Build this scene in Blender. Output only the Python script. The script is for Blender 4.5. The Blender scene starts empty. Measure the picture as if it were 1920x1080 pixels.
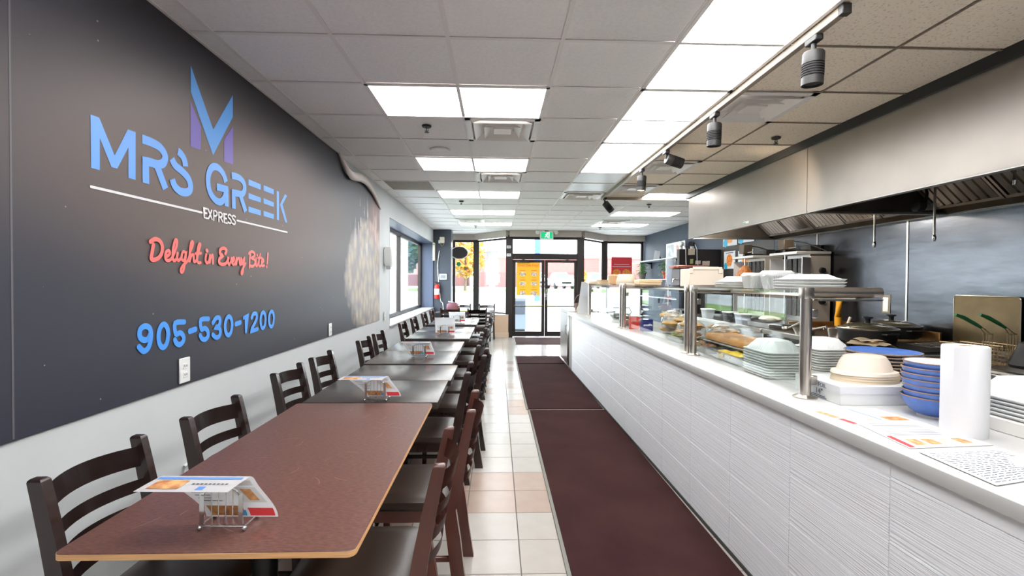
import bpy, bmesh, math, random
from mathutils import Vector, Matrix, Euler
R = random.Random(7)
PI = math.pi
SC = bpy.context.scene
COL = SC.collection
H = 2.727            # ceiling height
CAMH = 1.45
# ------------------------------------------------------------------ camera
FPX, YAW, PIT, ROLL = 890.9, .0314, .0154, -.0064
cd = bpy.data.cameras.new('camera'); cam = bpy.data.objects.new('camera', cd); COL.objects.link(cam)
cd.sensor_width = 36; cd.lens = 36*FPX/1920; cd.clip_start = .05; cd.clip_end = 500
cam.matrix_world = Matrix.Translation((0, 0, CAMH)) @ Matrix.Rotation(-YAW, 4, 'Z') @ Matrix.Rotation(PI/2-PIT, 4, 'X') @ Matrix.Rotation(-ROLL, 4, 'Z')
SC.camera = cam
# ------------------------------------------------------------------ view, sky, sun
SC.view_settings.view_transform = 'Standard'; SC.view_settings.look = 'None'
SC.view_settings.gamma = 1; SC.view_settings.use_curve_mapping = False
SC.view_settings.exposure = 1.1
SC.cycles.use_denoising = True
SC.cycles.max_bounces = 10; SC.cycles.diffuse_bounces = 8; SC.cycles.glossy_bounces = 4
SC.cycles.transparent_max_bounces = 16; SC.cycles.transmission_bounces = 6
SC.cycles.sample_clamp_indirect = 6; SC.cycles.caustics_reflective = False; SC.cycles.caustics_refractive = False
SKY_STRENGTH = 6.2; PANEL = 6.0
w = bpy.data.worlds.new('overcast_sky'); SC.world = w; w.use_nodes = True
wn = w.node_tree.nodes; bgn = wn['Background']
tc = wn.new('ShaderNodeTexCoord'); sx = wn.new('ShaderNodeSeparateXYZ'); cr = wn.new('ShaderNodeValToRGB')
w.node_tree.links.new(tc.outputs['Generated'], sx.inputs[0]); w.node_tree.links.new(sx.outputs['Z'], cr.inputs[0])
cr.color_ramp.elements[0].color = (.92, .95, 1, 1); cr.color_ramp.elements[1].color = (.75, .87, 1, 1)
w.node_tree.links.new(cr.outputs[0], bgn.inputs[0]); bgn.inputs[1].default_value = SKY_STRENGTH
sl = bpy.data.lights.new('sun', 'SUN'); sl.energy = 1.2; sl.angle = .35; sl.color = (1, .96, .9)
so = bpy.data.objects.new('sun', sl); COL.objects.link(so); so.rotation_euler = Euler((math.radians(-48), math.radians(0), math.radians(-12)))

# ------------------------------------------------------------------ helpers
def lin(c): c /= 255; return c/12.92 if c <= .04045 else ((c+.055)/1.055)**2.4
def C(r, g, b): return (lin(r), lin(g), lin(b), 1)
def pix(px, py, **k):
    """the point of the room that the photograph shows at a pixel, on the plane x=, y= or z="""
    v = Vector(((px-960)/FPX, (540-py)/FPX, -1))
    d = cam_rot @ v; o = Vector((0, 0, CAMH))
    a, val = next(iter(k.items())); i = 'xyz'.index(a)
    return o + d*((val-o[i])/d[i])
cam_rot = cam.matrix_world.to_3x3().copy()
MATS = {}
def mat(name, col, rough=.5, metal=0., spec=.5, noise=None, bump=None, emit=0, coat=0, stretch=None, col2=None, rnd=0, trans=0):
    if name in MATS: return MATS[name]
    m = bpy.data.materials.new(name); m.use_nodes = True; MATS[name] = m
    nt = m.node_tree; n = nt.nodes; p = n['Principled BSDF']; L = nt.links.new
    p.inputs['Base Color'].default_value = col; p.inputs['Roughness'].default_value = rough; p.inputs['Metallic'].default_value = metal
    p.inputs['Specular IOR Level'].default_value = spec; p.inputs['Coat Weight'].default_value = coat; p.inputs['Coat Roughness'].default_value = .08
    p.inputs['Transmission Weight'].default_value = trans
    if emit: p.inputs['Emission Color'].default_value = col; p.inputs['Emission Strength'].default_value = emit
    src = None
    if noise or bump:
        t = n.new('ShaderNodeTexCoord'); mp = n.new('ShaderNodeMapping'); L(t.outputs['Object'], mp.inputs[0])
        if stretch: mp.inputs['Scale'].default_value = stretch
    if noise:
        nz = n.new('ShaderNodeTexNoise'); nz.inputs['Scale'].default_value = noise[0]; nz.inputs['Detail'].default_value = 4; L(mp.outputs[0], nz.inputs['Vector'])
        rp = n.new('ShaderNodeValToRGB'); e = rp.color_ramp.elements
        e[0].position = noise[2] if len(noise) > 2 else .3; e[1].position = noise[3] if len(noise) > 3 else .7
        c2 = col2 or tuple(min(1, c*(1+noise[1])) for c in col[:3])+(1,)
        c1 = col if col2 else tuple(c*(1-noise[1]) for c in col[:3])+(1,)
        e[0].color = c1; e[1].color = c2
        L(nz.outputs['Fac'], rp.inputs[0]); src = rp.outputs[0]
    if rnd:
        oi = n.new('ShaderNodeObjectInfo'); hs = n.new('ShaderNodeHueSaturation'); mm = n.new('ShaderNodeMapRange')
        mm.inputs['To Min'].default_value = 1-rnd; mm.inputs['To Max'].default_value = 1+rnd
        L(oi.outputs['Random'], mm.inputs['Value']); L(mm.outputs[0], hs.inputs['Value'])
        if src: L(src, hs.inputs['Color'])
        else: hs.inputs['Color'].default_value = col
        src = hs.outputs[0]
    if src: L(src, p.inputs['Base Color'])
    if bump:
        nb = n.new('ShaderNodeTexNoise'); nb.inputs['Scale'].default_value = bump[0]; nb.inputs['Detail'].default_value = 3; L(mp.outputs[0], nb.inputs['Vector'])
        bp = n.new('ShaderNodeBump'); bp.inputs['Strength'].default_value = bump[1]; bp.inputs['Distance'].default_value = bump[2] if len(bump) > 2 else .004
        L(nb.outputs['Fac'], bp.inputs['Height']); L(bp.outputs[0], p.inputs['Normal'])
    return m
def glass(name, tint, refl=1.0, rough=0.0, body=None):
    m = bpy.data.materials.new(name); m.use_nodes = True; nt = m.node_tree; n = nt.nodes; L = nt.links.new
    n.remove(n['Principled BSDF']); out = n['Material Output']
    tr = n.new('ShaderNodeBsdfTransparent'); tr.inputs[0].default_value = tint
    gl = n.new('ShaderNodeBsdfGlossy'); gl.inputs['Roughness'].default_value = rough; gl.inputs[0].default_value = (1, 1, 1, 1)
    lw_ = n.new('ShaderNodeLayerWeight'); lw_.inputs[0].default_value = .5; pw = n.new('ShaderNodeMath'); pw.operation = 'POWER'; pw.inputs[1].default_value = 5; L(lw_.outputs['Facing'], pw.inputs[0])
    mu = n.new('ShaderNodeMath'); mu.operation = 'MULTIPLY_ADD'; mu.inputs[1].default_value = .8*refl; mu.inputs[2].default_value = .035*refl; L(pw.outputs[0], mu.inputs[0])
    mx = n.new('ShaderNodeMixShader'); L(mu.outputs[0], mx.inputs[0]); L(tr.outputs[0], mx.inputs[1]); L(gl.outputs[0], mx.inputs[2])
    last = mx.outputs[0]
    if body:
        df = n.new('ShaderNodeBsdfDiffuse'); df.inputs[0].default_value = body[0]
        m2 = n.new('ShaderNodeMixShader'); m2.inputs[0].default_value = body[1]; L(last, m2.inputs[1]); L(df.outputs[0], m2.inputs[2]); last = m2.outputs[0]
    L(last, out.inputs[0]); MATS[name] = m; return m
class G:
    """collects simple shapes into one bmesh"""
    def __init__(s): s.b = bmesh.new()
    def box(s, x0, x1, y0, y1, z0, z1, bev=0, rot=None, seg=1):
        r = bmesh.ops.create_cube(s.b, size=1); v = r['verts']
        for q in v: q.co = Vector(((x0+x1)/2+q.co.x*(x1-x0), (y0+y1)/2+q.co.y*(y1-y0), (z0+z1)/2+q.co.z*(z1-z0)))
        if rot:
            c = Vector(((x0+x1)/2, (y0+y1)/2, (z0+z1)/2)); bmesh.ops.rotate(s.b, verts=v, cent=c, matrix=Euler(rot).to_matrix())
        if bev:
            es = list({e for q in v for e in q.link_edges}); bmesh.ops.bevel(s.b, geom=es, offset=bev, segments=seg, affect='EDGES', profile=.6)
        return s
    def cyl(s, p0, p1, r0, r1=None, n=16, caps=True):
        p0 = Vector(p0); p1 = Vector(p1); r1 = r0 if r1 is None else r1; d = p1-p0
        q = d.to_track_quat('Z', 'Y').to_matrix()
        A = [s.b.verts.new(p0+q @ Vector((r0*math.cos(2*PI*i/n), r0*math.sin(2*PI*i/n), 0))) for i in range(n)]
        B = [s.b.verts.new(p1+q @ Vector((r1*math.cos(2*PI*i/n), r1*math.sin(2*PI*i/n), 0))) for i in range(n)]
        for i in range(n): s.b.faces.new((A[i], A[(i+1) % n], B[(i+1) % n], B[i]))
        if caps:
            s.b.faces.new(A[::-1]); s.b.faces.new(B)
        return s
    def tube(s, pts, r, n=8, closed=False):
        pts = [Vector(p) for p in pts]; rings = []; N = len(pts)
        up = Vector((0, 0, 1))
        for i, p in enumerate(pts):
            a = pts[i-1] if i else (pts[-1] if closed else pts[0]); b = pts[(i+1) % N] if (i < N-1 or closed) else pts[-1]
            t = (b-a).normalized(); u = t.cross(up)
            if u.length < .05: u = t.cross(Vector((0, 1, 0)))
            u.normalize(); v = t.cross(u); rr = r[i] if isinstance(r, (list, tuple)) else r
            rings.append([s.b.verts.new(p+(u*math.cos(2*PI*k/n)+v*math.sin(2*PI*k/n))*rr) for k in range(n)])
        for i in range(N if closed else N-1):
            A, B = rings[i], rings[(i+1) % N]
            for k in range(n): s.b.faces.new((A[k], A[(k+1) % n], B[(k+1) % n], B[k]))
        if not closed:
            s.b.faces.new(rings[0][::-1]); s.b.faces.new(rings[-1])
        return s
    def lathe(s, prof, c=(0, 0, 0), n=24, sx=1, sy=1):
        rings = []
        for r, z in prof:
            rings.append([s.b.verts.new((c[0]+r*sx*math.cos(2*PI*i/n), c[1]+r*sy*math.sin(2*PI*i/n), c[2]+z)) for i in range(n)] if r > 1e-6 else [s.b.verts.new((c[0], c[1], c[2]+z))])
        for A, B in zip(rings, rings[1:]):
            for i in range(n):
                j = (i+1) % n
                if len(A) == 1 and len(B) == 1: continue
                if len(A) == 1: s.b.faces.new((A[0], B[j], B[i]))
                elif len(B) == 1: s.b.faces.new((A[i], A[j], B[0]))
                else: s.b.faces.new((A[i], A[j], B[j], B[i]))
        return s
    def loft(s, rings, c=(0, 0, 0), cs=4, cap0=True, cap1=True):
        """rounded rectangles (z, hx, hy, corner radius) lofted upward"""
        RR = []
        for z, hx, hy, r in rings:
            r = min(r, hx*.999, hy*.999); ring = []
            for q, (ax, ay) in enumerate(((1, 1), (-1, 1), (-1, -1), (1, -1))):
                for k in range(cs+1):
                    a = PI/2*q+PI/2*k/cs
                    ring.append(s.b.verts.new((c[0]+ax*(hx-r)+r*math.cos(a), c[1]+ay*(hy-r)+r*math.sin(a), c[2]+z)))
            RR.append(ring)
        N = len(RR[0])
        for A, B in zip(RR, RR[1:]):
            for i in range(N): s.b.faces.new((A[i], A[(i+1) % N], B[(i+1) % N], B[i]))
        if cap0: s.b.faces.new(RR[0][::-1])
        if cap1: s.b.faces.new(RR[-1])
        return s
    def poly(s, pts, d=None):
        """flat polygon; with d extruded by that vector"""
        v = [s.b.verts.new(p) for p in pts]; f = s.b.faces.new(v)
        if d is not None:
            d = Vector(d); u = [s.b.verts.new(Vector(p)+d) for p in pts]
            s.b.faces.new(u[::-1]); N = len(v)
            for i in range(N): s.b.faces.new((v[i], u[i], u[(i+1) % N], v[(i+1) % N]))
        return s
    def grid(s, fn, nu, nv, thick=0):
        V = [[s.b.verts.new(fn(i/nu, j/nv)) for j in range(nv+1)] for i in range(nu+1)]
        fs = [s.b.faces.new((V[i][j], V[i+1][j], V[i+1][j+1], V[i][j+1])) for i in range(nu) for j in range(nv)]
        if thick: bmesh.ops.solidify(s.b, geom=fs, thickness=thick)
        return s
    def ball(s, c, r, sub=2, sc=(1, 1, 1), jit=0, seed=0):
        v = bmesh.ops.create_icosphere(s.b, subdivisions=sub, radius=1)['verts']; rr = random.Random(seed)
        for q in v:
            k = r*(1+jit*(rr.random()-.5)*2); q.co = Vector((c[0]+q.co.x*k*sc[0], c[1]+q.co.y*k*sc[1], c[2]+q.co.z*k*sc[2]))
        return s
def obj(name, g, m, parent=None, loc=None, rot=None, smooth=38, kind=None, label=None, norm=True):
    me = bpy.data.meshes.new(name)
    if norm: bmesh.ops.recalc_face_normals(g.b, faces=g.b.faces[:])
    g.b.to_mesh(me); g.b.free()
    for mm in (m if isinstance(m, (list, tuple)) else [m]): me.materials.append(mm)
    if smooth:
        for p in me.polygons: p.use_smooth = True
        me.set_sharp_from_angle(angle=math.radians(smooth))
    o = bpy.data.objects.new(name, me); COL.objects.link(o)
    if parent is not None: o.parent = parent
    if loc is not None: o.location = loc
    if rot is not None: o.rotation_euler = rot
    if kind: o['kind'] = kind
    if label: o['label'] = label
    return o
def inst(name, me, parent, loc, rot=(0, 0, 0)):
    o = bpy.data.objects.new(name, me); COL.objects.link(o); o.parent = parent; o.location = loc; o.rotation_euler = rot; return o
def thing(name, label, cat, loc=(0, 0, 0), rotz=0, group=None):
    o = bpy.data.objects.new(name, None); COL.objects.link(o); o.location = loc; o.rotation_euler = (0, 0, rotz); o.empty_display_size = .1
    return tag(o, label, cat, group)
def tag(o, label, cat, group=None):
    o['label'] = label; o['category'] = cat
    if group: o['group'] = group
    return o
def dup(o, loc=None, rotz=None, label=None, parent=None):
    c = o.copy(); COL.objects.link(c)
    if parent is not None: c.parent = parent
    if loc is not None: c.location = loc
    if rotz is not None: c.rotation_euler = (0, 0, rotz)
    if label: c['label'] = label
    for ch in KIDS.get(o.name, None) or [x for x in o.children]: dup(ch, parent=c)
    return c
KIDS = {}
def struct(name, g, m, parent=None, **k):
    return obj(name, g, m, parent, kind=None if parent is not None else 'structure', **k)
ORD = ['first', 'second', 'third', 'fourth', 'fifth', 'sixth', 'seventh', 'eighth', 'ninth', 'tenth', 'eleventh', 'twelfth', 'thirteenth', 'fourteenth']
FONT = None
def text_obj(name, s, size, m, parent, mtx, ext=.0005, sx=1):
    cu = bpy.data.curves.new(name, 'FONT'); cu.body = s; cu.size = size; cu.extrude = ext; cu.resolution_u = 3
    cu.align_x = 'CENTER'; cu.align_y = 'CENTER'
    t = bpy.data.objects.new('tmp_text', cu); COL.objects.link(t)
    me = bpy.data.meshes.new_from_object(t.evaluated_get(bpy.context.evaluated_depsgraph_get())); bpy.data.objects.remove(t)
    me.name = name; me.transform(mtx @ Matrix.Diagonal((sx, 1, 1, 1))); me.materials.clear(); me.materials.append(m)
    o = bpy.data.objects.new(name, me); COL.objects.link(o); o.parent = parent; return o
def smoothpts(P, k=6):
    """Catmull-Rom through the points"""
    P = [Vector(p) for p in P]; out = []
    for i in range(len(P)-1):
        a = P[max(i-1, 0)]; b = P[i]; c = P[i+1]; d = P[min(i+2, len(P)-1)]
        for j in range(k):
            t = j/k; out.append(.5*((2*b)+(c-a)*t+(2*a-5*b+4*c-d)*t*t+(3*b-a-3*c+d)*t**3))
    out.append(P[-1]); return out

# ------------------------------------------------------------------ materials
M_wall = mat('painted_wall', C(204, 207, 207), .6, noise=(3, .03), bump=(60, .05))
M_slate = mat('slate_paint', C(62, 68, 80), .45, noise=(4, .06))
M_rwall = mat('blue_grey_paint', C(54, 64, 80), .6, noise=(4, .05))
M_black = mat('black_board', C(26, 25, 26), .5)
M_ctile = mat('ceiling_tile_white', C(248, 246, 245), .9, noise=(60, .04), bump=(90, .15), rnd=.025)
M_cfleck = mat('ceiling_tile_flecked', C(240, 226, 208), .9, noise=(70, .16, .34, .44), bump=(80, .4), rnd=.05)
M_grid = mat('ceiling_grid_paint', C(240, 236, 233), .5)
M_grid2 = mat('ceiling_grid_tan', C(138, 124, 108), .6)
M_panel = mat('lamp_diffuser', (.985, .99, 1, 1), .4, emit=PANEL)
M_paneloff = mat('lamp_diffuser_unlit', C(222, 226, 228), .35)
M_white = mat('white_plastic', C(232, 232, 230), .4)
M_whitem = mat('white_enamel_metal', C(240, 237, 233), .4)
M_dark = mat('dark_void', C(28, 26, 26), .8)
M_gun = mat('gunmetal', C(38, 36, 34), .5, metal=.0)
M_rail = mat('track_paint', C(150, 138, 122), .45)
M_fl = mat('glazed_floor_tile', C(166, 160, 153), .2, spec=.32, noise=(9, .035), rnd=.035, bump=(14, .03))
M_flp = mat('glazed_floor_tile_pink', C(158, 139, 127), .2, spec=.32, noise=(9, .05), rnd=.03, bump=(14, .03))
M_grout = mat('grout', C(104, 98, 90), .8)
M_mat = mat('carpet_mat', C(48, 25, 27), .95, spec=.1, noise=(2.2, .3), col2=C(58, 36, 33), bump=(260, .7, .003))
M_matb = mat('rubber_edge', C(112, 110, 102), .7)
M_frame = mat('bronze_door_frame', C(44, 38, 36), .42, metal=.3)
M_steel = mat('brushed_steel', C(176, 172, 168), .3, metal=1, noise=(5, .06), stretch=(1, 1, 60), bump=(4, .06, .01))
M_hood = mat('hood_steel', C(160, 153, 147), .38, metal=1, noise=(3, .05), bump=(2.2, .12, .02))
M_wsteel = mat('wall_steel', C(84, 86, 91), .27, metal=1, noise=(3, .12), stretch=(1, 1, 3), bump=(2.5, .16, .02))
M_post = mat('satin_tube_steel', C(200, 192, 184), .28, metal=1)
M_chrome = mat('chrome_wire', C(214, 214, 214), .12, metal=1)
M_dsteel = mat('sooty_steel', C(66, 62, 58), .45, metal=.8, noise=(8, .2))
M_iron = mat('cast_iron', C(30, 29, 28), .55, noise=(20, .25))
M_cream = mat('solid_surface_white', C(190, 189, 186), .3, spec=.5)
M_ctl = mat('ribbed_white_tile', C(246, 247, 250), .4, noise=(34, .05), stretch=(.02, .02, 3), bump=(60, .8, .006))
M_ctf = mat('smooth_white_tile', C(238, 238, 240), .35)
M_foam = mat('white_foam', C(216, 216, 214), .6)
M_paper = mat('white_paper', C(214, 214, 216), .7)
M_espresso = mat('espresso_wood', C(42, 27, 24), .27, spec=.5, coat=.3, noise=(6, .35), stretch=(1, 1, .3))
M_maho = mat('worn_mahogany_wood', C(84, 46, 38), .3, coat=.3, noise=(7, .4), stretch=(1, 1, .3))
M_vinyl = mat('brown_vinyl', C(60, 49, 43), .36, spec=.5, bump=(120, .06))
M_lam = mat('brown_laminate', C(98, 64, 55), .3, spec=.5, noise=(160, .3, .35, .65), stretch=(.35, 1, 1))
M_ply = mat('plywood_edge', C(214, 164, 112), .5, noise=(90, .18), stretch=(.1, .1, 3))
M_dwood = mat('dark_stained_wood', C(56, 49, 46), .24, spec=.5, noise=(5, .3), stretch=(1, 14, 1), bump=(6, .1, .004))
M_blackm = mat('black_metal', C(24, 24, 26), .4, metal=.3)
M_blue = mat('mural_sky_blue_print', C(98, 160, 236), .4)
M_violet = mat('mural_violet_print', C(104, 84, 170), .4)
M_coral = mat('mural_coral_print', C(246, 112, 104), .4)
M_wprint = mat('mural_white_print', C(226, 224, 224), .4)
M_pblue = mat('stoneware_blue', C(84, 122, 196), .18, noise=(14, .16))
M_prim = mat('stoneware_rim', C(150, 126, 104), .4)
M_pulp = mat('moulded_pulp', C(232, 216, 198), .7, noise=(30, .03))
M_pulpd = mat('moulded_pulp_edge', C(204, 186, 160), .75)
M_sheet = mat('menu_paper', C(226, 226, 228), .6)
def translucent(m, k):
    nt = m.node_tree; n = nt.nodes; L = nt.links.new; p = n['Principled BSDF']; t = n.new('ShaderNodeBsdfTranslucent'); t.inputs[0].default_value = p.inputs['Base Color'].default_value
    x = n.new('ShaderNodeMixShader'); x.inputs[0].default_value = k; L(p.outputs[0], x.inputs[1]); L(t.outputs[0], x.inputs[2]); L(x.outputs[0], n['Material Output'].inputs[0])
translucent(M_sheet, .45)
M_card = mat('cardboard', C(206, 164, 118), .7, noise=(8, .05))
M_green = mat('green_grip', C(16, 96, 52), .4)
M_gwin = glass('window_glass', (.96, .985, .975, 1), 1.0)
M_gsn = glass('sneeze_guard_glass', (.955, .985, .975, 1), 1.0)
M_clear = glass('clear_plastic', (.93, .94, .94, 1), 1.3, .08, body=((.85, .86, .86, 1), .22))
M_leaf = mat('plant_leaf', C(104, 158, 66), .5, noise=(12, .35), rnd=.15)
M_red = mat('red_plastic', C(196, 36, 34), .35)
M_yellow = mat('yellow_pipe', C(236, 166, 28), .4)
M_bread = mat('baked_bread', C(206, 158, 98), .6, noise=(9, .3, .3, .75), bump=(14, .5, .02))
M_meat = mat('roast_meat', C(170, 104, 48), .55, noise=(22, .5), bump=(26, .9, .03))
# ================================================================== ROOM SHELL
WL, WR, YB, YF = -1.62, 4.13, -3.8, 13.3
GX, GY, T = -.8777, 2.5375, .6096
# ---- floor with its tiles
fs = .3108; fx, fy = -.1824, 2.3245
floor = struct('floor', G().box(WL-.3, WR+.2, YB, 13.6, -.12, -.004), M_grout)
def tile_mesh(name, m, sx, sy, th, bev):
    g = G().box(-sx/2, sx/2, -sy/2, sy/2, -th, 0, bev); me = bpy.data.meshes.new(name); g.b.to_mesh(me); g.b.free(); me.materials.append(m); return me
ftm = tile_mesh('floor_tile', M_fl, fs-.005, fs-.005, .006, .0015); ftp = tile_mesh('floor_tile_pink', M_flp, fs-.005, fs-.005, .006, .0015)
rest = G()
for i in range(-5, 14):
    for j in range(-19, 36):
        x = fx+fs*(i+.5); y = fy+fs*(j+.5)
        if x > WR or y > 13.4 or x < WL-.1: continue
        pink = (j in (2, 3) and i < 3) or R.random() < .1
        seen = (i <= 1 and j >= -4) or (i < 5 and j in (20, 21, 22, 23, 24, 25, 26)) 
        seen = seen and y < 12.2 and not (i <= -3 and j > 24)
        if seen: inst('floor_tile', ftp if pink else ftm, floor, (x, y, .001), (0, 0, 0))
        else: rest.box(x-fs/2+.0025, x+fs/2-.0025, y-fs/2+.0025, y+fs/2-.0025, -.005, .001)
obj('hidden_floor_tiles', rest, M_fl, floor, kind='stuff')
# ---- ceiling
ceil = struct('ceiling', G().box(WL-.3, WR+.2, YB, 13.6, H+.03, H+.12), M_ctile)
cw = tile_mesh('ceiling_tile', M_ctile, T-.016, T-.016, .012, .002); cf = tile_mesh('ceiling_tile_flecked', M_cfleck, T-.016, T-.016, .012, .002)
skip = set()
for c in (0, 1):
    for r in (-8, -5, -2, 1, 4, 7, 10, 13): skip.add((c, r))
for r in range(-7, 5): skip.add((3, r))
skip |= {(3, 5), (3, 6)}
for r in (7, 10, 13): skip |= {(5, r), (6, r)}
VENTS = [(1, 2), (1, 5), (4, 1), (4, 4), (4, 6), (3, 7), (0, 12), (5, 12)]
skip |= set(VENTS); skip.add((-1, 6))
for c in range(-2, 9):
    for r in range(-10, 18):
        if (c, r) in skip: continue
        x = GX+T*(c+.5); y = GY+T*(r+.5)
        if c >= 6 and y < 6.9: continue
        fl = c >= 4 and r < 8
        o = inst('ceiling_tile', cf if fl else cw, ceil, (x, y, H+.018))
g = G(); g2 = G()
for c in range(-1, 10):
    x = GX+T*c; y1 = 13.5
    if c < 4: g.box(x-.012, x+.012, YB, y1, H, H+.004)
    elif c < 7: g.box(x-.012, x+.012, 7.2, y1, H, H+.004); g2.box(x-.006, x+.006, YB, 7.2, H, H+.004)
    else: g.box(x-.012, x+.012, 6.85, y1, H, H+.004)
for r in range(-10, 18): 
    y = GY+T*r
    if y > 7.2: g.box(WL, WR, y-.012, y+.012, H-.0005, H+.003)
    else: g.box(WL, 1.57, y-.012, y+.012, H-.0005, H+.003); g2.box(1.57, 2.78 if y < 6.85 else WR, y-.006, y+.006, H-.0005, H+.003)
g.box(WL, WL+.022, YB, 13.3, H-.001, H+.003)
obj('ceiling_grid', g, M_grid, ceil); obj('ceiling_grid', g2, M_grid2, ceil)
# ---- walls
g = G()
g.box(WL-.36, WL, YB-.2, 7.21, 0, H).box(WL-.36, WL, 12.05, 13.6, 0, H).box(WL-.36, WL, 7.21, 12.05, 0, .755).box(WL-.36, WL, 7.21, 12.05, 2.39, H)
wall_l = struct('wall_left', g, M_wall, smooth=0)
g = G().box(WR, WR+.15, YB-.2, 13.6, 0, H); struct('wall_right', g, M_rwall, smooth=0)
struct('wall_back', G().box(WL-.36, WR+.15, YB-.2, YB, 0, H), M_wall, smooth=0)
struct('baseboard_left', G().box(WL, WL+.012, YB, 12.05, 0, .1, .003), mat('tile_skirting', C(170, 158, 144), .3))
# ---- side window in the left wall
win1 = struct('window_1', G(), M_frame)
g = G(); xo = WL-.33
for y0, y1, z0, z1 in ((7.22, 7.30, .77, 2.38), (11.94, 12.04, .77, 2.38), (7.22, 12.04, .77, .83), (7.22, 12.04, 2.31, 2.38), (9.4, 9.5, .8, 2.35)):
    g.box(xo-.03, xo+.04, y0, y1, z0, z1, .004)
obj('window_frame', g, M_frame, win1)
obj('window_pane', G().box(xo-.006, xo+.002, 7.28, 9.42, .81, 2.33), M_gwin, win1, smooth=0)
obj('window_pane', G().box(xo-.006, xo+.002, 9.48, 11.96, .81, 2.33), M_gwin, win1, smooth=0)
g = G().box(xo, WL+.002, 12.035, 12.05, .755, 2.39).box(xo, WL+.002, 7.21, 7.225, .755, 2.39).box(xo, WL+.002, 7.21, 12.05, 2.375, 2.39)
obj('window_reveal', g, mat('reveal_blue_grey', C(78, 88, 112), .4), win1, smooth=0)
obj('window_sill', G().box(xo, WL+.03, 7.19, 12.06, .735, .765, .006), M_cream, win1)
# ---- dark corner pier by the shop front
struct('wall_pier', G().box(WL, -1.17, 12.08, 12.5, 0, H), M_slate, smooth=0)
# ---- shop front: straight side bays at YF, door set forward at YD, angled bays between
YD = 12.2
xA = pix(893, 500, y=YF).x; xB = pix(955, 500, y=YD).x; xC = pix(1088, 500, y=YD).x; xD = pix(1133, 500, y=YF).x; xE = pix(1203, 500, y=YF).x
zH = 2.56; zS = .57
def post(x, y, z0, z1, wx=.11, wy=.11, rz=0, name='trim_post'):
    return struct(name, G().box(x-wx/2, x+wx/2, y-wy/2, y+wy/2, z0, z1, .006, rot=(0, 0, rz)), M_frame)
angL = math.atan2(YD-YF, xB-xA); angR = math.atan2(YF-YD, xD-xC)
post(xA, YF, zS, zH, .16); post(xD, YF, 0, zH, .16); post(xB, YD, 0, zH, .18, .14); post(xC, YD, 0, zH, .18, .14); post(xE, YF, 0, zH, .07); post(-1.2, YF, zS, zH, .07)
def pane_between(name, p, q, z0, z1, zb=None, m=None):
    """one glazed bay: frame rails and a pane"""
    p = Vector(p); q = Vector(q); d = q-p; L = d.length; a = math.atan2(d.y, d.x); c = (p+q)/2
    r = bpy.data.objects.new(name, None); COL.objects.link(r); r['kind'] = 'structure'; r.location = (c.x, c.y, 0); r.rotation_euler = (0, 0, a)
    obj('window_pane', G().box(-L/2, L/2, -.004, .004, z0+.03, z1-.03), m or M_gwin, r, smooth=0)
    obj('window_frame', G().box(-L/2, L/2, -.03, .03, z0, z0+.05, .003).box(-L/2, L/2, -.03, .03, z1-.05, z1, .003), M_frame, r)
    return r
pane_between('window_2', (-1.2, YF, 0), (xA-.06, YF, 0), zS, zH)
pane_between('window_3', (xA+.06, YF-.06, 0), (xB-.07, YD+.08, 0), zS, zH)
pane_between('window_4', (xC+.07, YD+.08, 0), (xD-.06, YF-.06, 0), 0.05, zH)
pane_between('window_5', (xD+.07, YF, 0), (xE, YF, 0), .05, zH)
pane_between('window_6', (xB+.08, YD, 0), (xC-.08, YD, 0), 2.1, zH)
zt = 1.98
struct('trim_transom', G().box(xB, xC, YD-.06, YD+.06, zt+.02, zt+.14, .005), M_frame)
struct('trim_head', G().box(-1.3, xA+.04, YF-.06, YF+.06, zH, zH+.05).box(xD-.04, xE+.05, YF-.06, YF+.06, zH, zH+.05).box(xB-.1, xC+.1, YD-.07, YD+.07, zH-.02, zH+.05), M_frame)
# beige bulkhead that follows the bays above the glass
def ribbon(g, pts, t, z0, z1):
    pts = [Vector((p[0], p[1], 0)) for p in pts]
    for p, q in zip(pts, pts[1:]):
        d = (q-p).normalized(); n = Vector((d.y, -d.x, 0))*t
        g.poly([(p.x, p.y, z0), (q.x, q.y, z0), (q.x+n.x, q.y+n.y, z0), (p.x+n.x, p.y+n.y, z0)], (0, 0, z1-z0))
    return g
g = ribbon(G(), [(-1.3, YF-.02), (xA, YF-.02), (xB, YD-.04), (xC, YD-.04), (xD, YF-.02), (WR, YF-.02)], .12, zH+.01, H)
struct('trim_bulkhead', g, mat('beige_bulkhead', C(178, 168, 158), .6), smooth=0)
# low tiled wall under the left bay
g = G(); yl = YD-.12
g.poly([(-1.2, YF-.04, 0), (-1.2, YF+.1, 0), (xA, YF+.1, 0), (xB-.02, YD+.02, 0), (xB-.02, yl, 0), (-.05, yl, 0), (xA-.1, YF-.3, 0)], (0, 0, zS))
lw = struct('wall_low', g, mat('beige_wall_tile', C(204, 198, 192), .4, noise=(8, .03)), smooth=0)
obj('wall_cap', G().box(-.06, xB-.02, yl-.005, yl+.02, 0, zS, .004), mat('tan_end_panel', C(206, 176, 148), .45, noise=(6, .04)), lw)
obj('baseboard_strip', G().box(-.07, xB-.01, yl-.014, yl, 0, .13, .003), mat('tan_skirting', C(212, 190, 168), .4), lw)
obj('wall_ledge', G().poly([(-1.2, YF-.07, zS), (-1.2, YF+.05, zS), (xA, YF+.05, zS), (xB-.02, YD, zS), (xB-.02, yl-.01, zS), (-.06, yl-.01, zS), (xA-.12, YF-.33, zS)], (0, 0, .015)), M_cream, lw, smooth=0)
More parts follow.
